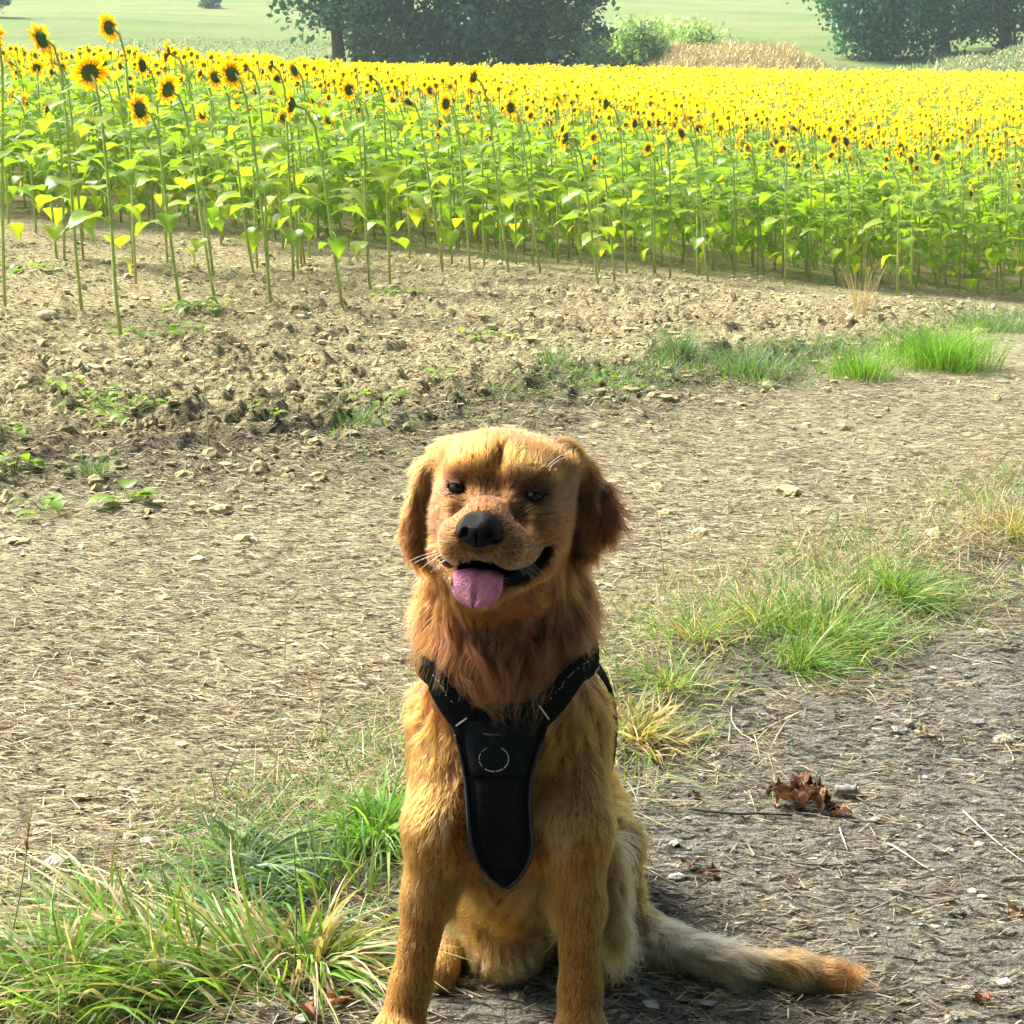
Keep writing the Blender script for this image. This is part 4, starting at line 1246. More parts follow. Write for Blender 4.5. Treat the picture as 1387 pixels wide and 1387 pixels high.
def tongue():
    nu, nv = 17, 26
    t = np.linspace(0, 1, nv); s = np.linspace(-1, 1, nu)
    cf = np.interp(t, [0, .25, .5, .62, .75, 1], [.045, .085, .121, .135, .140, .141])
    cu = np.interp(t, [0, .25, .5, .62, .75, 1], [-.100, -.096, -.094, -.097, -.106, -.138])
    for _ in range(3):
        cf[1:-1] = (cf[:-2] + 2 * cf[1:-1] + cf[2:]) / 4; cu[1:-1] = (cu[:-2] + 2 * cu[1:-1] + cu[2:]) / 4
    wd = np.interp(t, [0, .4, .62, .8, .9, .96, 1], [.022, .026, .0295, .0305, .027, .019, .004])
    V1, V2, C = [], [], []
    for a in range(nv):
        tf = np.gradient(cf)[a]; tu = np.gradient(cu)[a]; ln = math.hypot(tf, tu)
        nf, nu_ = -tu / ln, tf / ln
        if nf < 0 and a > nv * .4: nf, nu_ = nf, nu_
        for b in range(nu):
            q = s[b]
            groove = -.0013 * math.exp(-(q / .07) ** 2) * smooth(.35, .6, t[a])
            edge_ = -.0050 * abs(q) ** 2.4
            wav = .0008 * vnoise(np.array([q * 4.0]), np.array([t[a] * 9]), s=9)[0]
            h = groove + edge_ + wav
            ctr = HL(.001 + wd[a] * q, cu[a], cf[a])
            V1.append(ctr + (HFW * nf + HU * nu_) * (h + .002))
            V2.append(ctr + (HFW * nf + HU * nu_) * (-.005 * (1 - abs(q) ** 3) - .003))
            k = .85 + .25 * float(smooth(.75, 1, t[a])) + .1 * vnoise(np.array([q * 6.]), np.array([t[a] * 14.]), s=4)[0]
            C.append(np.array([.72, .21, .34]) * k * (.85 if abs(q) < .06 else 1))
    V = np.array(V1 + V2); m = nu * nv
    i = np.arange(nv - 1)[:, None] * nu; j = np.arange(nu - 1)[None]
    q = np.stack([i + j, i + j + 1, i + nu + j + 1, i + nu + j], -1).reshape(-1, 4)
    rim = np.array([k for k in range(nu)] + [k * nu + nu - 1 for k in range(1, nv)] + [(nv - 1) * nu + k for k in range(nu - 2, -1, -1)] + [k * nu for k in range(nv - 2, 0, -1)])
    nx_ = np.roll(rim, -1)
    return V, np.concatenate([q, q[:, ::-1] + m, np.stack([nx_, rim, rim + m, nx_ + m], 1)]), np.array(C + C)
M_TONGUE = attr_mat('tongue', 0.28, 0.0, (1, 1, 1), 0.2, 250, bump=0.5, bscale=600, spec=0.5)
tv_, tq_, tc_ = tongue()
link('tongue', mesh_np('tongue', tv_ - OFF, tq_, M_TONGUE, tc_), dog)
# a tooth at the left corner of the mouth
tt = [HL(-.035, -.090, .110), HL(-.036, -.086, .1115), HL(-.0365, -.081, .112)]
v, f = tube(np.array(tt) - OFF, [.0026, .0022, .0006], 6)
link('tooth', mesh_np('tooth', v, f, M_TRIM, np.tile(np.array([.6, .56, .45]), (len(v), 1))), dog)

# ------------------------------------------------------------------ fur
def fur_material():
    m, N, L = new_mat('fur')
    out = N.new('ShaderNodeOutputMaterial')
    h = N.new('ShaderNodeBsdfHairPrincipled'); h.model = 'CHIANG'; h.parametrization = 'COLOR'
    at = N.new('ShaderNodeAttribute'); at.attribute_name = 'col'
    L.new(at.outputs['Color'], h.inputs['Color'])
    h.inputs['Roughness'].default_value = 0.42
    h.inputs['Radial Roughness'].default_value = 0.55
    h.inputs['Random Roughness'].default_value = 0.2
    L.new(h.outputs[0], out.inputs['Surface'])
    return m
M_FUR = fur_material()

def make_curves(name, Pts, radius, col, parent, mat):
    n, K = Pts.shape[:2]
    hc = bpy.data.hair_curves.new(name)
    hc.add_curves([K] * n)
    hc.attributes['position'].data.foreach_set('vector', (Pts - OFF).astype(np.float32).ravel())
    ra = hc.attributes.get('radius') or hc.attributes.new('radius', 'FLOAT', 'POINT')
    ra.data.foreach_set('value', radius.astype(np.float32).ravel())
    ca = hc.attributes.new('col', 'FLOAT_COLOR', 'POINT')
    c4 = np.concatenate([col, np.ones(col.shape[:2] + (1,))], 2).astype(np.float32)
    ca.data.foreach_set('color', c4.ravel())
    hc.materials.append(mat)
    return link(name, hc, parent)

def harness_cover(X, pl):
    """distance from points to the harness cloth"""
    best = np.full(len(X), 9.0)
    for c0 in range(0, len(pl), 200):
        d = ((X[:, None, :] - pl[None, c0:c0 + 200]) ** 2).sum(-1).min(1)
        best = np.minimum(best, d)
    return np.sqrt(best)

def fur(n_total, seed):
    r = np.random.default_rng(seed)
    tri = np.concatenate([DQ[:, [0, 1, 2]], DQ[:, [0, 2, 3]]])
    A, B, Cc = DV[tri[:, 0]], DV[tri[:, 1]], DV[tri[:, 2]]
    nrm = np.cross(B - A, Cc - A); area = np.linalg.norm(nrm, axis=1)
    ctr = (A + B + Cc) / 3
    frontness = np.clip(.15 + .85 * smooth(-.35, .15, -norm(nrm)[:, 1] + .25 * np.abs(norm(nrm)[:, 0])), .12, 1)
    headw = 1 + 1.6 * smooth(.56, .64, ctr[:, 2]) + .8 * ((ctr[:, 0] > .17) & (ctr[:, 2] < .12))
    pw = area * frontness * headw
    k = r.choice(len(tri), n_total, p=pw / pw.sum())
    u = r.uniform(0, 1, (n_total, 1)); v = r.uniform(0, 1, (n_total, 1)); fl = (u + v) > 1
    u = np.where(fl, 1 - u, u); v = np.where(fl, 1 - v, v)
    X = A[k] + (B[k] - A[k]) * u + (Cc[k] - A[k]) * v
    N_ = grad(X, .006)
    col, L_, flow, lift, cutd = blend(X)
    # no fur in the mouth, on the eyes, under the nose leather
    bare = cutd < .0028
    for sg in (-1, 1):
        q = (X - HL(sg * .0470, -.0015, .0655)) @ HROT
        bare |= ((q[:, 0] / .0120) ** 2 + (q[:, 1] / .0060) ** 2 < 1) & (q[:, 2] > -.004)
    q = (X - HL(0, -.049, .150)) @ HROT
    bare |= ((q[:, 0] / .0265) ** 2 + (q[:, 1] / .0225) ** 2 < 1) & (q[:, 2] > -.012)
    bare |= X[:, 2] < .004
    cov = np.full(len(X), 9.0)
    reg = (X[:, 1] < 2.5) & (X[:, 2] > .1) & (X[:, 2] < .64)
    cov[reg] = harness_cover(X[reg], plate.reshape(-1, 3))
    cs = np.full(len(X), 9.0)
    cs[reg] = harness_cover(X[reg], np.concatenate([pl_ + sl_ * .010, pl_ - sl_ * .010, pr_ + sr_ * .012, pr_ - sr_ * .012, pl_, pr_]))
    under = ((cov < .022) & (X[:, 2] < .475)) | (cs < .026)
    L_ = L_ * np.where(under, .22, 1.0)
    keep = ~bare & (L_ > .002)
    X, N_, col, L_, flow, lift, cov = X[keep], N_[keep], col[keep], L_[keep], flow[keep], lift[keep], cov[keep]
    n = len(X)
    face = smooth(.60, .66, X[:, 2])
    # wavy locks: the flow is turned by slow noise, tips are drawn to lock centres
    wv = np.stack([fbm(X[:, 0] * 22, X[:, 1] * 22, X[:, 2] * 13, s=s_, o=2) for s_ in (1, 2, 3)], 1)
    long_ = smooth(.012, .035, L_)
    flow = norm(flow) + wv * (.30 + .95 * long_)[:, None]
    flow = flow - N_ * (flow * N_).sum(1, keepdims=True)
    flow = norm(flow)
    L_ = L_ * r.uniform(.6, 1.25, n) * (1 + .35 * long_ * wv[:, 0])
    cell = np.where(long_ > .5, .016, .0075)
    key = np.floor((X + .0035 * wv) / cell[:, None])
    hx = [_hash(key[:, 0], key[:, 1], key[:, 2], s_) for s_ in (11, 12, 13)]
    cc = (key + np.stack(hx, 1)) * cell[:, None]
    to = cc - X; to = to - flow * (to * flow).sum(1, keepdims=True)
    to = np.clip(to, -.012, .012)
    K = 6
    Pts = np.zeros((n, K, 3)); Pts[:, 0] = X - N_ * .0012
    p = Pts[:, 0].copy()
    jit = r.normal(0, 1, (n, 3))
    side_ = np.cross(N_, flow); ph = 6.283 * hx[1]; amp = (.55 * long_ + .10) * (.4 + hx[2])
    curl = fbm(X[:, 0] * 30, X[:, 1] * 30, X[:, 2] * 20, s=29, o=2)
    for a in range(1, K):
        t = a / (K - 1)
        d = flow + N_ * (lift * (1.05 - t) ** 1.5 * 1.1)[:, None] + jit * (.06 + .05 * t) + DN * (.12 * t * long_)[:, None] + side_ * (amp * np.sin(ph * .35 + curl * 4 + t * 5.5))[:, None] + N_ * (.25 * long_ * np.sin(ph + t * 5))[:, None]
        d = norm(d)
        p = p + d * (L_ / (K - 1))[:, None] + to * (.30 * t * (.4 + .6 * long_))[:, None]
        Pts[:, a] = p
    # keep strands outside the body and above the soil
    flat = Pts[:, 1:].reshape(-1, 3)
    dd = sample(flat)
    push = np.clip(.0012 - dd, 0, .02)
    flat = flat + grad(flat, .006) * push[:, None]
    flat[:, 2] = np.maximum(flat[:, 2], .006)
    Pts[:, 1:] = flat.reshape(n, K - 1, 3)
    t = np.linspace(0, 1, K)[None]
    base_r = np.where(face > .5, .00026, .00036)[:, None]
    rad = base_r * (1 - .75 * t)
    # colour: locks differ, tips paler, hair by hair variation
    lock = (hx[0] - .5)
    mix = fbm(X[:, 0] * 16, X[:, 1] * 16, X[:, 2] * 9, s=91, o=3)
    band = fbm(X[:, 0] * 60, X[:, 1] * 60, X[:, 2] * 22, s=95, o=2)
    c = col * np.clip(1 + .55 * lock + .20 * r.normal(0, 1, n) + .45 * band, .25, 2)[:, None]
    chest = np.exp(-(((X[:, 2] - .30) / .10) ** 2)) * smooth(2.3, 2.15, X[:, 1]) if False else np.exp(-(((X[:, 2] - .27) / .11) ** 2)) * (X[:, 1] < 2.3)
    hl = (.45 * (hx[1] > .80) * (.3 + .7 * long_))[:, None]
    c = c * (1 - hl) + (c * 1.25 + np.array([.14, .065, .012])) * hl
    pale = np.clip(1.1 * mix + .15, 0, .9) * chest * np.exp(-((np.abs(X[:, 0] + .012) - .060) / .040) ** 2)
    c = c * (1 - pale[:, None]) + np.array((.74, .46, .19)) * pale[:, None]
    # darker marks of the coat on the neck, golden brow, paler bridge rim
    neck = np.exp(-(((X[:, 2] - .55) / .07) ** 2)); c = c * (1 - (.22 * neck * np.clip(mix + .2, 0, 1))[:, None])
    loc = (X - HO) @ HROT
    brow = np.exp(-(((np.abs(loc[:, 0]) - .030) / .018) ** 2) - (((loc[:, 1] - .032) / .018) ** 2)) * face
    c = c * (1 - .5 * brow[:, None]) + np.array((.40, .17, .022)) * .5 * brow[:, None]
    mid = np.exp(-((loc[:, 0] / .004) ** 2)) * smooth(.0, .03, loc[:, 1]) * face
    c = c * (1 - .35 * mid[:, None])  # dark line down the forehead paints the shade of its furrow
    muzz = np.exp(-((loc[:, 0] / .035) ** 2) - (((loc[:, 1] + .085) / .02) ** 2) - (((loc[:, 2] - .14) / .03) ** 2)) * face
    c = c * (1 - .4 * muzz[:, None]) + np.array((.34, .26, .16)) * .4 * muzz[:, None]
    bt = np.exp(-((loc[:, 0] / .024) ** 2) - (((loc[:, 1] + .006) / .024) ** 2)) * face
    sidem = np.exp(-(((np.abs(loc[:, 0]) - .036) / .014) ** 2) - (((loc[:, 1] + .036) / .022) ** 2)) * face
    c = c * (1 - .38 * bt - .30 * sidem)[:, None]
    eyed = np.minimum(np.linalg.norm((X - EYES[0]), axis=1), np.linalg.norm((X - EYES[1]), axis=1))
    lid = (1 - smooth(.013, .024, eyed)) * .72
    c = c * (1 - lid[:, None])
    c = np.clip(c, .01, .9)
    cp = c[:, None, :] * (0.60 + .65 * t[..., None])  # roots darkened so the gaps between locks look shaded
    return Pts, rad, np.clip(cp, .005, .92)
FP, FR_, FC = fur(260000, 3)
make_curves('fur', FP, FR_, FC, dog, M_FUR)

# brow and muzzle whiskers
r_ = np.random.default_rng(8)
wp = []
for b0, tip in ((HL(.050, .024, .062), P(775, 612, 2.06)), (HL(.050, .023, .062), P(760, 604, 2.05)), (HL(.052, .021, .062), P(772, 618, 2.07)), (HL(.047, .026, .062), P(738, 606, 2.05))):
    t = np.linspace(0, 1, 6)[:, None]
    wp.append(b0 + (tip - b0) * t + np.array([0, 0, .006]) * np.sin(t * math.pi))
for sg in (-1, 1):
    for q in range(9):
        b0 = HL(sg * r_.uniform(.030, .050), r_.uniform(-.085, -.065), r_.uniform(.10, .14)); d = norm(HR * sg * r_.uniform(.7, 1.2) + HU * r_.uniform(-.6, .1) + HFW * r_.uniform(.1, .6)) * r_.uniform(.02, .045)
        t = np.linspace(0, 1, 6)[:, None]
        wp.append(b0 + d * t + np.array([0, 0, -.01]) * t ** 2)
wp = np.array(wp)
make_curves('whiskers', wp, np.tile(np.linspace(.0002, .00008, 6), (len(wp), 1)), np.tile(np.array([.50, .38, .22]), (len(wp), 6, 1)), dog, M_FUR)

# ------------------------------------------------------------------ grass of the verge, tufts, straw, weeds, leaves
def gz1(x, y): return float(ground_z(np.array([x]), np.array([y]))[0])
def GP(px, py):
    p = G(px, py); return np.array([p[0], p[1], gz1(p[0], p[1])])

GREENS = np.array([(0.12, 0.28, 0.04), (0.17, 0.33, 0.045), (0.09, 0.22, 0.04), (0.23, 0.34, 0.08)])
BLUISH = np.array([(0.13, 0.21, 0.13), (0.17, 0.25, 0.17), (0.10, 0.18, 0.08)])
STRAWS = np.array([(0.50, 0.41, 0.24), (0.42, 0.33, 0.17), (0.58, 0.50, 0.33), (0.34, 0.25, 0.12)])

def blades(cx, cy, n, spread, hmin, hmax, cols, r, lean=(0, 0), out=.7, wid=.0035, K=4, droop=(.2, .75)):
    a = r.uniform(0, 6.283, n); rr = spread * np.minimum(np.abs(r.normal(0, .45, n)), .85)
    x = cx + np.cos(a) * rr; y = cy + np.sin(a) * rr
    z = ground_z(x, y) - .006
    a2 = a + r.normal(0, .8, n)
    d = np.stack([np.cos(a2) * out * r.uniform(.2, 1.2, n) + lean[0], np.sin(a2) * out * r.uniform(.2, 1.2, n) + lean[1], np.ones(n) * r.uniform(.5, 1.1, n)], 1)
    d = norm(d)
    L_ = r.uniform(hmin, hmax, n)
    dr = r.uniform(*droop, n)
    sd = norm(np.cross(d, np.array([0, 0, 1.0])) + r.normal(0, .35, (n, 3)))
    V, Q_ = ribbons(np.stack([x, y, z], 1), d, L_, wid * r.uniform(.6, 1.3, n), dr, K, sd, sway=np.stack([np.cos(a2) * .15, np.sin(a2) * .15, 0 * a2], 1))
    low = ground_z(V[:, 0], V[:, 1]) + .004
    V[:, 2] = np.maximum(V[:, 2], np.where(np.tile(np.repeat(np.arange(K + 1), 2), n) > 0, low, -9))
    c = cols[r.integers(0, len(cols), n)] * r.uniform(.7, 1.35, (n, 1))
    t = np.tile(np.repeat(np.linspace(0, 1, K + 1), 2), n)[:, None]
    C = np.repeat(c, (K + 1) * 2, 0)
    C = C * (.85 + .3 * t) + np.array([.10, .075, .02]) * (1 - t) ** 3 * .6
    return V, Q_, C

TUFTS = [ # px, py, count, spread, hmin, hmax, palette, lean, label
    (1120, 872, 640, .20, .07, .18, 'r', (.25, .0), 'lush green grass tuft in the middle of the verge right of the dog'),
    (1215, 822, 560, .12, .08, .18, 'r', (.5, -.1), 'green grass tuft at the right end of the lush verge, drooping over the path'),
    (1030, 860, 320, .15, .06, .15, 'm', (-.1, 0), 'green grass tuft on the verge\'s left side, beyond the dog\'s shoulder'),
    (1085, 905, 260, .08, .07, .17, 'r', (.45, -.3), 'small bright grass tuft leaning out over the grey path'),
    (905, 945, 260, .15, .06, .15, 'm', (.0, -.1), 'half dry grass tuft close right of the dog\'s harness'),
    (862, 1010, 260, .13, .05, .13, 'd', (.1, -.2), 'yellowed grass tuft touching the path beside the dog\'s foreleg'),
    (940, 885, 240, .15, .06, .15, 'm', (0, 0), 'thin straw coloured grass tuft behind the dog\'s right shoulder'),
    (330, 1335, 620, .11, .16, .36, 'g', (-.75, .35), 'long green grass tuft sweeping to the left in the bottom left corner'),
    (215, 1345, 420, .12, .14, .30, 'g', (-.5, .1), 'green grass tuft at the bottom edge left of the long sweeping one'),
    (75, 1370, 380, .12, .12, .28, 'g', (-.3, .1), 'green grass tuft in the very corner at bottom left'),
    (512, 1150, 420, .07, .10, .20, 'G', (.05, .0), 'bright green upright grass tuft right behind the dog\'s foreleg'),
    (420, 1215, 330, .10, .12, .25, 'b', (-.4, .1), 'blue green grass tuft left of the dog\'s foreleg'),
    (330, 1190, 260, .08, .10, .22, 'b', (.2, -.1), 'pale blue green grass tuft lying over the track\'s edge'),
    (150, 1270, 240, .10, .10, .24, 'm', (-.5, .1), 'thin mixed grass tuft near the left edge of the verge'),
    (430, 1310, 330, .09, .10, .24, 'm', (.3, -.2), 'mixed green and dry grass tuft in front of the dog at left'),
    (1275, 500, 1500, .28, .14, .30, 'G', (0, 0), 'broad bright green grass clump by the tilled soil at the right edge'),
    (1165, 515, 620, .20, .09, .20, 'G', (0, 0), 'smaller bright grass clump left of the broad one by the tilled soil'),
    (1010, 522, 800, .32, .07, .17, 'b', (0, 0), 'short grey green grass patch on the far side of the track'),
    (915, 510, 420, .14, .08, .20, 'b', (0, 0), 'dark green grass tuft between track and tilled soil, right of the middle'),
    (745, 520, 160, .10, .08, .22, 'b', (0, 0), 'thin grey green weed tuft above the dog\'s head'),
    (1345, 450, 700, .35, .08, .22, 'b', (0, 0), 'loose grey green grass patch at the field corner on the right'),
    (128, 660, 150, .05, .05, .14, 'b', (0, 0), 'thin blue green tuft on the dark bank at left'),
    (480, 600, 260, .14, .04, .09, 'b', (0, 0), 'low grey green weeds on the bank left of the dog\'s head'),
    (1165, 442, 70, .06, .2, .36, 's', (0, 0), 'tuft of tall dry stalks in front of the right rows'),
    (1375, 735, 260, .14, .10, .24, 'd', (.2, 0), 'wispy dry grass tuft at the right edge above the path')]
PAL = {'g': np.concatenate([GREENS, GREENS, STRAWS[:3]]), 'G': GREENS * np.array([1.05, 1.15, .9]), 'b': np.concatenate([BLUISH, GREENS[:1]]), 'd': np.concatenate([STRAWS, STRAWS[:2], GREENS[3:] * 1.1, GREENS[1:2]]), 'm': np.concatenate([GREENS, STRAWS[:3]]), 's': STRAWS, 'r': np.concatenate([GREENS, GREENS, GREENS, STRAWS[:1]])}
rt = np.random.default_rng(77)
for px, py, n, sp_, h0, h1, pal, lean, lab in TUFTS:
    c = GP(px, py)
    if py > 1050: n, sp_ = int(n * .58), sp_ * 1.12
    V, Q_, C = blades(c[0], c[1], n, sp_, h0, h1, PAL[pal], rt, (lean[0] * 1.4, lean[1] * 1.4) if py > 1050 else lean, wid=.0062 if py > 1000 else .0028, K=5 if py > 700 else 3, droop=(.3, .9) if py > 1050 else (.05, .4) if py < 620 and pal != 's' else (.15, .7) if pal != 's' else (0, .15), out=(.7 if py > 620 else .4) if pal != 's' else .2)
    o = link('grass_tuft', mesh_np('grass_tuft', V - c, Q_, M_GRASS, C), label=lab, cat='grass tuft', group='grass tufts along the track', loc=c, kind='stuff' if py < 620 else None)

def verge_grass():
    r = np.random.default_rng(12)
    n = 26000
    x = r.uniform(-1.3, 2.2, n * 3); y = y_verge(x) + r.normal(0, .27, n * 3)
    k = (vnoise(x * 4, y * 4, s=8) + .55 * vnoise(x * 11, y * 11, s=9) + r.uniform(-.6, .6, n * 3) > -.15) & (y > 1.7)
    k &= ~((np.abs(x - .0) < .2) & (y < 2.35))
    x, y = x[k][:n], y[k][:n]
    n = len(x)
    a = r.uniform(0, 6.283, n)
    flat = r.uniform(0, 1, n) < .72
    d = norm(np.stack([np.cos(a), np.sin(a), np.where(flat, r.uniform(0.02, .45, n), r.uniform(.6, 1.8, n))], 1))
    L_ = np.where(flat, r.uniform(.05, .16, n), r.uniform(.04, .13, n))
    V, Q_ = ribbons(np.stack([x, y, ground_z(x, y) - .002], 1), d, L_, r.uniform(.0012, .0026, n), r.uniform(.05, .5, n), 3)
    V[:, 2] = np.maximum(V[:, 2], ground_z(V[:, 0], V[:, 1]) + .003)
    pal = np.concatenate([STRAWS, STRAWS, STRAWS, GREENS])
    c = pal[r.integers(0, len(pal), n)] * r.uniform(.65, 1.25, (n, 1))
    link('dry_grass', mesh_np('dry_grass', V, Q_, M_STRAW, np.repeat(c, 8, 0)), label='dry straw coloured grass matted along the middle of the track', cat='dry grass', kind='stuff')
verge_grass()
def strip_grass(n, xr, line, sd, hmin, hmax, thr, pal, name, label, seed, wid):
    r = np.random.default_rng(seed)
    x = r.uniform(*xr, n * 4); y = line(x) + r.normal(0, sd, n * 4)
    k = (fbm(x * 2.6, y * 2.6, s=seed, o=3) + r.uniform(-.25, .25, n * 4) > thr) & (y > 1.75) & ~((np.abs(x) < .17) & (y < 2.4))
    x, y = x[k][:n], y[k][:n]; n = len(x)
    a = r.uniform(0, 6.283, n) + fbm(x * 6, y * 6, s=3) * 2
    d = norm(np.stack([np.cos(a) * .6, np.sin(a) * .6, r.uniform(.35, 1.2, n)], 1))
    L_ = r.uniform(hmin, hmax, n)
    V, Q_ = ribbons(np.stack([x, y, ground_z(x, y) - .004], 1), d, L_, wid * r.uniform(.6, 1.3, n), r.uniform(.15, .75, n), 3)
    V[:, 2] = np.maximum(V[:, 2], ground_z(V[:, 0], V[:, 1]) - .003)
    c = pal[r.integers(0, len(pal), n)] * r.uniform(.65, 1.3, (n, 1))
    link(name, mesh_np(name, V, Q_, M_GRASS, np.repeat(c, 8, 0)), label=label, cat='grass', kind='stuff')
strip_grass(6500, (-1.1, 2.0), y_verge, .24, .04, .13, -.05, np.concatenate([GREENS, GREENS, STRAWS[:3], BLUISH]), 'verge_grass', 'ragged green grass running along the middle of the track', 19, .0026)
strip_grass(7000, (-.2, 3.2), lambda x: y_tilled(x) + .12, .22, .03, .12, .02, np.concatenate([GREENS, BLUISH, BLUISH, STRAWS[:1]]), 'edge_grass', 'low grey green grass between the track and the tilled soil', 23, .0032)
strip_grass(2500, (-1.9, .1), lambda x: y_tilled(x) + .15, .35, .02, .07, .18, np.concatenate([GREENS * 1.2, BLUISH]), 'bank_weeds', 'sparse low green weeds on the dark rough bank at left', 29, .0040)

def litter():
    r = np.random.default_rng(14)
    n = 80000
    y = 1.7 + 5.6 * r.uniform(0, 1, n * 2) ** 1.35; x = r.uniform(-.32, .33, n * 2) * (y + .8)
    sv, st, verge, tilled, bank, path, far = zones(x, y)
    p = np.clip(.85 * (1 - path) * (1 - tilled) + .62 * path + .10 * tilled, 0, 1) * np.clip(.55 + .8 * fbm(x * 3, y * 3, s=15), .1, 1)
    k = r.uniform(0, 1, n * 2) < p
    x, y, path = x[k][:n], y[k][:n], path[k][:n]
    n = len(x)
    a = r.normal(-.12, .55, n)
    d = np.stack([np.cos(a), np.sin(a), r.uniform(-.02, .10, n)], 1) * np.where(r.uniform(0, 1, n) < .5, 1, -1)[:, None]
    L_ = r.uniform(.010, .060, n) * (1 - .35 * path)
    cu = r.normal(0, .25, n)
    V, Q_ = ribbons(np.stack([x, y, 0 * x], 1), d, L_, r.uniform(.0007, .0020, n), 0 * x, 1, np.stack([-np.sin(a), np.cos(a), 0 * a], 1), sway=np.stack([-np.sin(a) * cu, np.cos(a) * cu, 0 * a], 1), taper=.3)
    V[:, 2] = ground_z(V[:, 0], V[:, 1]) + np.repeat(r.uniform(.0015, .008, n), 4) + np.maximum(V[:, 2], 0) * .5
    pal = np.array([(0.52, 0.44, 0.28), (0.44, 0.36, 0.21), (0.36, 0.27, 0.15), (0.16, 0.115, 0.07), (0.66, 0.60, 0.45), (0.075, .058, .042)])
    c = (1 - .30 * path[:, None]) * pal[r.choice(6, n, p=[.25, .17, .13, .16, .07, .22])] * r.uniform(.75, 1.2, (n, 1))
    link('straw_litter', mesh_np('straw_litter', V, Q_, M_STRAW, np.repeat(c, 4, 0)), label='trampled straw and plant scraps strewn over the track', cat='straw', kind='stuff')
    # crumbs and grit
    mb = MB(); v0, f0 = icosphere(1)
    m = 5500
    y = 1.75 + 4.4 * r.uniform(0, 1, m) ** 1.3; x = r.uniform(-.32, .33, m) * (y + .8)
    zz = ground_z(x, y); sc_ = soil_colour(x, y)
    for q in range(m):
        s = .0016 + .0022 * r.pareto(2.2); s = min(s, .011)
        v = v0 * r.uniform(.45, 1.4, (len(v0), 1)) * np.array([1.3, 1, .6]) * s
        mb.add(v + np.array([x[q], y[q], zz[q] + s * .1]), f0, sc_[q] * r.uniform(.7, 1.3))
    link('grit', mb.mesh('grit', M_CLOD, False), label='small crumbs of earth and grit scattered on the track', cat='grit', kind='stuff')
litter()

# single straws and twigs lying on the path
def stick(px0, py0, px1, py1, r0, col, name, label, cat, group=None, bow=.06, tip=.6):
    a, b = GP(px0, py0), GP(px1, py1)
    t = np.linspace(0, 1, 7)[:, None]
    side = norm(np.cross(b - a, np.array([0, 0, 1.0])))
    pts = a + (b - a) * t + side * np.linalg.norm(b - a) * bow * np.sin(t * math.pi)
    pts[:, 2] = ground_z(pts[:, 0], pts[:, 1]) + r0 * 1.2 + .002
    for _ in range(2): pts[1:-1, 2] = np.maximum(pts[1:-1, 2], (pts[:-2, 2] + pts[2:, 2]) / 2)
    rr = r0 * np.linspace(1, tip, 7) * (1 + .12 * np.sin(np.arange(7) * 2.3))
    v, f = tube(pts - a, rr, 6)
    C = np.tile(np.array(col), (len(v), 1)) * (1 + .15 * np.sin(np.arange(len(v)))[:, None])
    return link(name, mesh_np(name, v, f, M_STRAW, C), label=label, cat=cat, group=group, loc=a)
PALE_ = (.62, .58, .48); DARK_ = (.07, .055, .042)
sg_ = 'single straws on the path'
stick(1137, 1127, 1148, 1156, .0016, PALE_, 'straw', 'short white straw just below the brown leaf pile', 'straw', sg_, .02)
stick(1201, 1146, 1259, 1181, .0019, PALE_, 'straw', 'pale slanting straw below and right of the brown leaf pile', 'straw', sg_, .03)
stick(1304, 1104, 1392, 1182, .0016, PALE_, 'straw', 'long white straw slanting down to the right edge of the picture', 'straw', sg_, .02)
stick(991, 967, 1034, 1017, .0015, PALE_, 'straw', 'curved pale straw beside the dry grass right of the dog\'s chest', 'straw', sg_, .12)
stick(1076, 910, 1093, 947, .0015, PALE_, 'straw', 'short pale straw just below the bright leaning tuft', 'straw', sg_, .04)
stick(1168, 1242, 1224, 1213, .0015, (.40, .36, .29), 'straw', 'greyish straw lying on the path above the dog\'s tail tip', 'straw', sg_, .05)
stick(832, 1073, 880, 1118, .0013, PALE_, 'straw', 'thin bent straw beside the dog\'s raised hind knee', 'straw', sg_, .18)
stick(866, 1178, 918, 1205, .0012, PALE_, 'straw', 'thin straw right of the dog\'s hind leg', 'straw', sg_, .05)
stick(1290, 893, 1385, 915, .0013, (.5, .45, .34), 'straw', 'thin straw lying on the path near the right edge', 'straw', sg_, .04)
stick(935, 1102, 1072, 1114, .0030, DARK_, 'twig', 'dark twig pointing at the brown leaf pile from the left', 'twig', 'twigs on the path', .03)
stick(1285, 1128, 1335, 1137, .0026, (.13, .105, .08), 'twig', 'short brown twig right of the brown leaf pile', 'twig', 'twigs on the path', .03)
stick(1205, 1212, 1300, 1226, .0022, (.20, .18, .15), 'twig', 'thin grey twig on the path above the tail tip\'s right', 'twig', 'twigs on the path', .03)
stick(1075, 1180, 1198, 1166, .0012, DARK_, 'twig', 'thin dark curved twig in the middle of the path', 'twig', 'twigs on the path', .10)
wd = stick(1131, 1079, 1160, 1083, .0085, (.30, .28, .25), 'wood_chip', 'stubby grey stick with a pale cut end beside the leaf pile', 'wood chip', None, 0, .95)
pe = GP(1160, 1083)
v, f = tube(np.array([pe + [0.0005, 0, .010], pe + [.004, -.001, .010]]) - np.array(wd.location), [.0072, .0066], 8)
link('cut_end', mesh_np('cut_end', v, f, M_STRAW, np.tile(np.array([.58, .47, .30]), (len(v), 1))), wd)
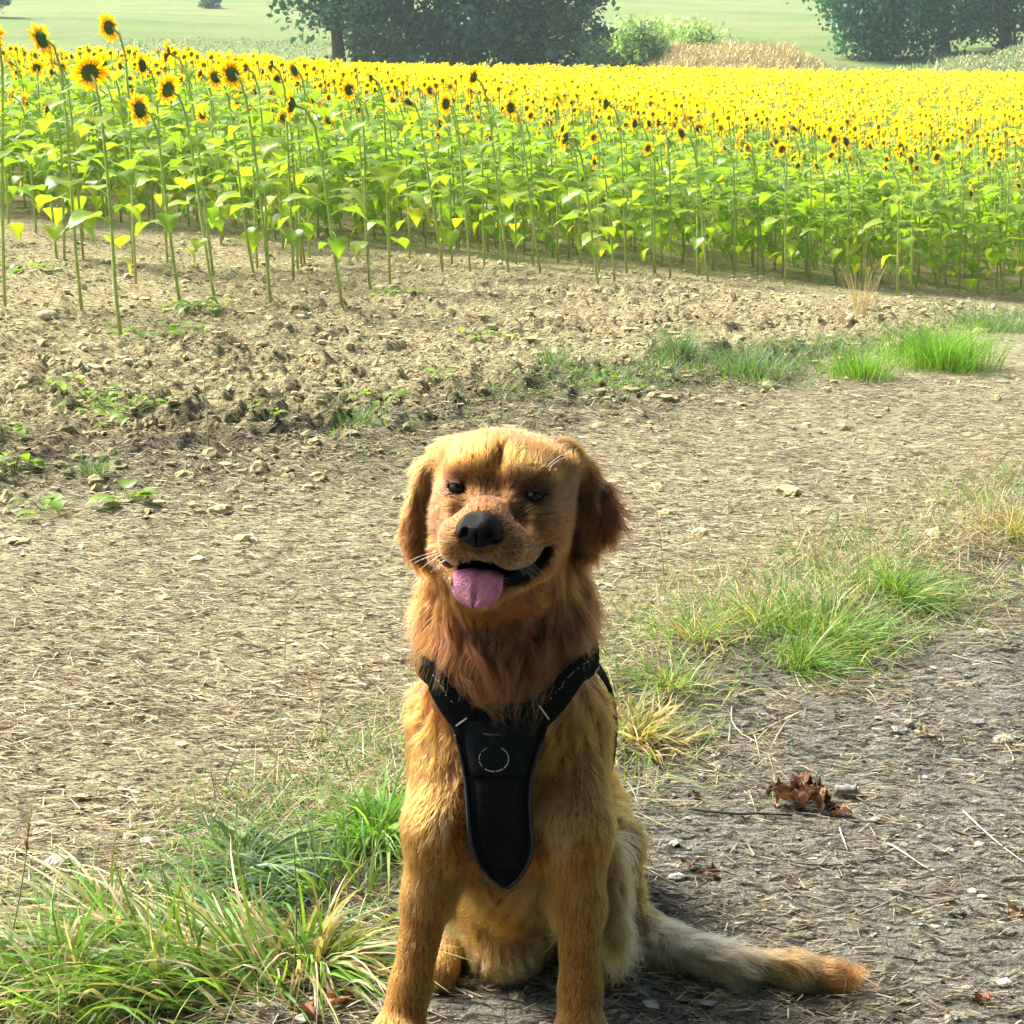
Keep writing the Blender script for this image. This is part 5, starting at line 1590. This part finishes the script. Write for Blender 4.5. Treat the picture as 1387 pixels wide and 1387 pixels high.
# pale fluffy seed head on its stalk at the right edge
sh = stick(1372, 1040, 1362, 1012, .0013, (.55, .50, .38), 'seed_stalk', 'pale fluffy seed head on a thin stalk at the right edge of the path', 'seed head', None, .03)
c = GP(1358, 1006) + np.array([0, 0, .012]); rs = np.random.default_rng(4); m = 420
d = norm(rs.normal(size=(m, 3)) * np.array([1.6, 1, .7]))
v, q_ = ribbons(np.tile(c, (m, 1)) + d * .003 - np.array(sh.location), d * np.array([1.5, 1, .7]), rs.uniform(.006, .013, m), np.full(m, .0012), rs.uniform(0, .3, m), 2)
link('seed_fluff', mesh_np('seed_fluff', v, q_, M_STRAW, np.repeat(np.array([.72, .66, .50]) * rs.uniform(.8, 1.15, (m, 1)), 6, 0)), sh)

# fallen leaves, each crumpled in its own way
def dry_leaf(c, L_, az, tilt, roll, seed, col, label, group, curl=1.0):
    r = np.random.default_rng(seed)
    na, nb = 11, 7
    t = np.linspace(0, 1, na)
    lob = .30 * np.sin(math.pi * np.clip(t, 0.02, .98)) ** .7 * (1 + .45 * np.sin(t * 21 + r.uniform(0, 6)))
    V = []
    for a in range(na):
        for s in np.linspace(-1, 1, nb):
            w_ = max(lob[a], .015)
            x, y = t[a] - .5 + .10 * abs(s) ** 1.5, s * w_
            z = curl * (.30 * s * s * w_ * 2.2 + .22 * math.sin(t[a] * 5 + r.uniform(-.2, .2)) * .5 + .07 * math.sin(9 * t[a] + 5 * s + seed))
            V.append((x, y, z))
    V = np.array(V) + r.normal(0, .014, (na * nb, 3))
    R = rot_z(az) @ rot_y(tilt) @ np.array([[1, 0, 0], [0, math.cos(roll), -math.sin(roll)], [0, math.sin(roll), math.cos(roll)]])
    V = (V * L_) @ R.T
    V[:, 2] -= V[:, 2].min()
    F = np.array([(a * nb + b, a * nb + b + 1, (a + 1) * nb + b + 1, (a + 1) * nb + b) for a in range(na - 1) for b in range(nb - 1)])
    C = np.tile(np.array(col), (len(V), 1)) * r.uniform(.75, 1.25, (len(V), 1))
    C[[a * nb + nb // 2 for a in range(na)]] *= 1.35
    link('dry_leaf', mesh_np('dry_leaf', V, F, M_DRYLEAF, C), label=label, cat='dry leaf', group=group, loc=c)
BR = [(.145, .072, .040), (.19, .098, .056), (.11, .055, .034), (.25, .145, .085)]
rl = np.random.default_rng(31)
pile = [(1052, 1092, 0), (1062, 1100, 0), (1072, 1088, .006), (1080, 1098, .0), (1090, 1092, .010), (1096, 1101, .004), (1106, 1094, .012), (1112, 1102, .004), (1120, 1098, .0), (1086, 1086, .016), (1100, 1088, .014)]
for q, (px, py, up) in enumerate(pile):
    dry_leaf(GP(px, py) + np.array([0, 0, up]), rl.uniform(.034, .050), rl.uniform(0, 6.28), rl.uniform(-.6, .6), rl.uniform(-.8, .8), 60 + q, BR[q % 4], 'curled brown dry leaf in the small leaf pile on the path', 'dry leaves in the pile on the path', 1.4)
lg = 'single dry leaves on the path'
dry_leaf(GP(1142, 1112), .038, 2.6, .2, .3, 90, (.40, .23, .14), 'pale pinkish brown leaf just right of the leaf pile', lg)
dry_leaf(GP(962, 1190), .045, .3, .1, .2, 91, (.20, .10, .05), 'flat brown leaf on the path above the dog\'s tail', lg, .6)
dry_leaf(GP(935, 1184), .040, 1.3, .1, -.2, 92, (.13, .075, .045), 'dark brown leaf scrap right of the dog\'s hind leg', lg, .7)
dry_leaf(GP(1250, 1004), .045, .1, .1, .1, 93, (.50, .38, .23), 'pale tan leaf on the path, left of the fluffy seed head', lg, .6)
dry_leaf(GP(1208, 998), .036, 1.8, .1, .1, 94, (.34, .29, .22), 'greyish leaf scrap left of the pale tan leaf', lg, .8)
dry_leaf(GP(1135, 972), .030, 1.0, .2, .1, 95, (.26, .22, .09), 'olive dry leaf lying high on the path', lg)
dry_leaf(GP(1022, 945), .034, .4, .1, .1, 96, (.16, .22, .07), 'small green leaf at the path\'s edge by the dry grass', lg, .7)
dry_leaf(GP(940, 1084), .030, .4, .1, .1, 97, (.17, .10, .06), 'small dark leaf left of the leaf pile', lg, .8)
dry_leaf(GP(1375, 1243), .050, .8, .1, .2, 98, (.30, .19, .10), 'brown leaf at the right edge above the tail\'s height', lg, .8)
dry_leaf(GP(1330, 1360), .030, 2.2, .3, .2, 99, (.24, .08, .05), 'tiny reddish leaf in the bottom right corner', lg)
dry_leaf(GP(455, 1372), .045, 1.2, .2, .2, 100, (.33, .18, .09), 'brown leaf at the bottom edge left of the dog\'s paw', lg)
dry_leaf(GP(415, 1385), .040, 2.4, .2, .2, 101, (.27, .14, .07), 'brown leaf half hidden in grass at the bottom edge', lg)

def pebble(px, py, s, col, label, seed):
    v, f = icosphere(3); r = np.random.default_rng(seed)
    v = v * (1 + .22 * fbm(v[:, 0] * 1.4 + seed, v[:, 1] * 1.4, v[:, 2] * 1.4, s=seed, o=3))[:, None] * r.uniform([1, .8, .5], [1.5, 1.1, .8]) * s
    c = GP(px, py)
    link('pebble', mesh_np('pebble', v + np.array([0, 0, s * .35]), f, M_STONE, np.tile(np.array(col), (len(v), 1))), label=label, cat='pebble', group='pebbles on the ground', loc=c)
pebble(1326, 984, .011, (.19, .19, .20), 'dark grey pebble left of the fluffy seed head', 1)
pebble(1231, 990, .009, (.36, .32, .26), 'pale brown pebble above the tan leaf on the path', 2)
pebble(1098, 934, .007, (.42, .40, .36), 'light pebble high on the path below the grass', 3)
pebble(1253, 1057, .005, (.5, .48, .43), 'tiny whitish pebble on the path below the tan leaf', 4)
pebble(1318, 1211, .007, (.46, .45, .42), 'small whitish pebble on the path right of the grey straw', 5)
pebble(65, 444, .040, (.50, .43, .30), 'pale boulder like clod among the soil at far left', 6)
pebble(80, 1188, .016, (.50, .43, .36), 'pinkish stone at the grass edge near the left border', 7)
pebble(200, 1152, .012, (.52, .47, .38), 'pale stone on the track above the left grass', 8)
pebble(895, 818, .012, (.38, .35, .30), 'grey stone at the foot of the verge behind the dog', 9)

# broad leaved weeds: each leaf its own piece
def weed_leaf(k):
    r = np.random.default_rng(500 + k); st = 6
    t = np.linspace(0, 1, st); wd = .42 * np.sin(np.clip(t * .95 + .1, 0, 1) ** .6 * math.pi) + .01; wd[-1] = .01
    V = [(t[a], s * wd[a], .25 * t[a] - .45 * t[a] ** 2 + abs(s) * wd[a] * .3) for a in range(st) for s in (-1, 0, 1)]
    F = [(a * 3 + b, a * 3 + b + 1, (a + 1) * 3 + b + 1, (a + 1) * 3 + b) for a in range(st - 1) for b in (0, 1)]
    return mesh_np('leaf', np.array(V), np.array(F), M_LEAF, np.tile(np.array([.20, .33, .035]) * r.uniform(.75, 1.2), (len(V), 1)))
WL = [weed_leaf(k) for k in range(5)]
rw = np.random.default_rng(55)
def weed(px, py, n, size, spread, hgt, label):
    c = GP(px, py)
    e = link('weed', None, None, label, 'weed', 'weeds on the bank and soil', loc=c)
    mb = MB()
    for q in range(int(n * 1.4)):
        a = rw.uniform(0, 6.28); d = spread * rw.uniform(.2, 1) ** .7
        tip = np.array([math.cos(a) * d, math.sin(a) * d, 0]); tip[2] = gz1(c[0] + tip[0], c[1] + tip[1]) - c[2] + hgt * rw.uniform(.4, 1)
        tt = np.linspace(0, 1, 4)[:, None]
        pts = tip * tt + np.array([0, 0, .3 * hgt]) * np.sin(tt * math.pi)
        pts[0, 2] -= .01
        v, f = tube(pts, [.0013, .0012, .001, .0008], 4, False); mb.add(v, f, (.20, .28, .07))
        lo = link('leaf', WL[int(rw.integers(5))], e)
        lo.matrix_local = M4(size * 1.45 * rw.uniform(.7, 1.3), rot_z(a + rw.normal(0, .6)) @ rot_y(rw.uniform(-.35, .35)), tip)
    link('stem', mb.mesh('stem', M_STALK), e)
weed(75, 552, 12, .030, .10, .05, 'yellow green leafy weed at the left end of the creeping patch')
weed(128, 568, 16, .032, .12, .05, 'yellow green leafy weed in the middle of the creeping patch on the bank')
weed(182, 585, 14, .032, .11, .04, 'yellow green leafy weed at the right end of the creeping patch')
weed(22, 660, 7, .036, .07, .06, 'bright seedling with round leaves near the left edge of the bank')
weed(8, 620, 5, .032, .06, .05, 'small bright seedling cut by the left edge above another')
weed(60, 700, 6, .028, .07, .04, 'pale seedling low on the dark bank near the left edge')
weed(168, 692, 6, .036, .06, .03, 'bright seedling with two broad leaves on the dark bank')
weed(268, 432, 16, .045, .15, .06, 'green leafy weed between stalks on the tilled soil')
weed(212, 462, 16, .040, .22, .03, 'low creeping green weed on tilled soil near the nearest sunflower')
weed(598, 536, 6, .028, .05, .05, 'bright leafy weed on the soil just above the dog\'s head')
weed(540, 412, 8, .05, .12, .04, 'small yellow green weed on the soil left of the middle stalks')
weed(365, 605, 8, .024, .09, .03, 'small green weed at the brink of the bank, middle left')
weed(515, 575, 9, .026, .12, .03, 'sparse green weed on the bank left above the dog')
weed(822, 540, 12, .028, .14, .03, 'yellowing flat weed at the track\'s edge right of the dog\'s head')
weed(660, 470, 8, .03, .12, .03, 'pale green weed on the soil in the middle of the picture')
weed(45, 378, 10, .06, .25, .04, 'flat green weed among the sunflower stalks at far left')
weed(1375, 395, 12, .05, .25, .06, 'light green weed at the corner of the field at right')

# upright dry stalks
def stalk(px, py, px2, py2, r0, col, label, head=False):
    a = GP(px, py); b = P(px2, py2, a[1] + .02)
    t = np.linspace(0, 1, 8)[:, None]
    pts = a + (b - a) * t + np.array([.02, 0, 0]) * np.sin(t * math.pi) * np.linalg.norm(b - a)
    pts[0, 2] -= .01
    v, f = tube(pts - a, r0 * np.linspace(1, .5, 8), 5)
    e = link('dry_stalk', mesh_np('dry_stalk', v, f, M_STRAW, np.tile(np.array(col), (len(v), 1))), label=label, cat='stalk', group='upright dry stalks', loc=a)
    if head:
        m = 60; q = rw.uniform(0, 1, m)
        base = pts[-1] + (pts[-3] - pts[-1]) * q[:, None] - a
        d = norm(rw.normal(size=(m, 3)) * .35 + np.array([0, 0, 1]))
        v, qd = ribbons(base, d, rw.uniform(.008, .018, m), np.full(m, .002), 0 * q, 1)
        link('seed_head', mesh_np('seed_head', v, qd, M_STRAW, np.repeat(np.array([.45, .34, .2]) * rw.uniform(.7, 1.2, (m, 1)), 4, 0)), e)
stalk(283, 622, 271, 478, .0030, (.50, .47, .24), 'tall pale dry stalk leaning on the bank\'s brink at left')
stalk(385, 900, 380, 672, .0009, (.62, .54, .34), 'thin pale grass stalk standing on the track at left')
stalk(366, 1100, 388, 845, .0009, (.60, .54, .32), 'thin yellow stalk rising from the left verge')
stalk(430, 1080, 434, 880, .0009, (.50, .47, .24), 'thin straw stalk in the verge left of the dog')
stalk(10, 1330, 42, 1095, .0015, (.52, .40, .26), 'seeding grass stalk at the left edge of the verge', True)
stalk(345, 1250, 305, 1110, .0012, (.20, .26, .08), 'dark green grass stalk leaning over the left tuft')
stalk(398, 1335, 397, 1130, .0012, (.15, .24, .12), 'straight blue green stalk standing before the left tufts')
stalk(900, 800, 888, 690, .0011, (.38, .16, .07), 'thin reddish stalk standing on the track right of the dog')
stalk(1178, 770, 1172, 670, .0012, (.16, .24, .14), 'thin grey green weed stalk above the lush tuft')
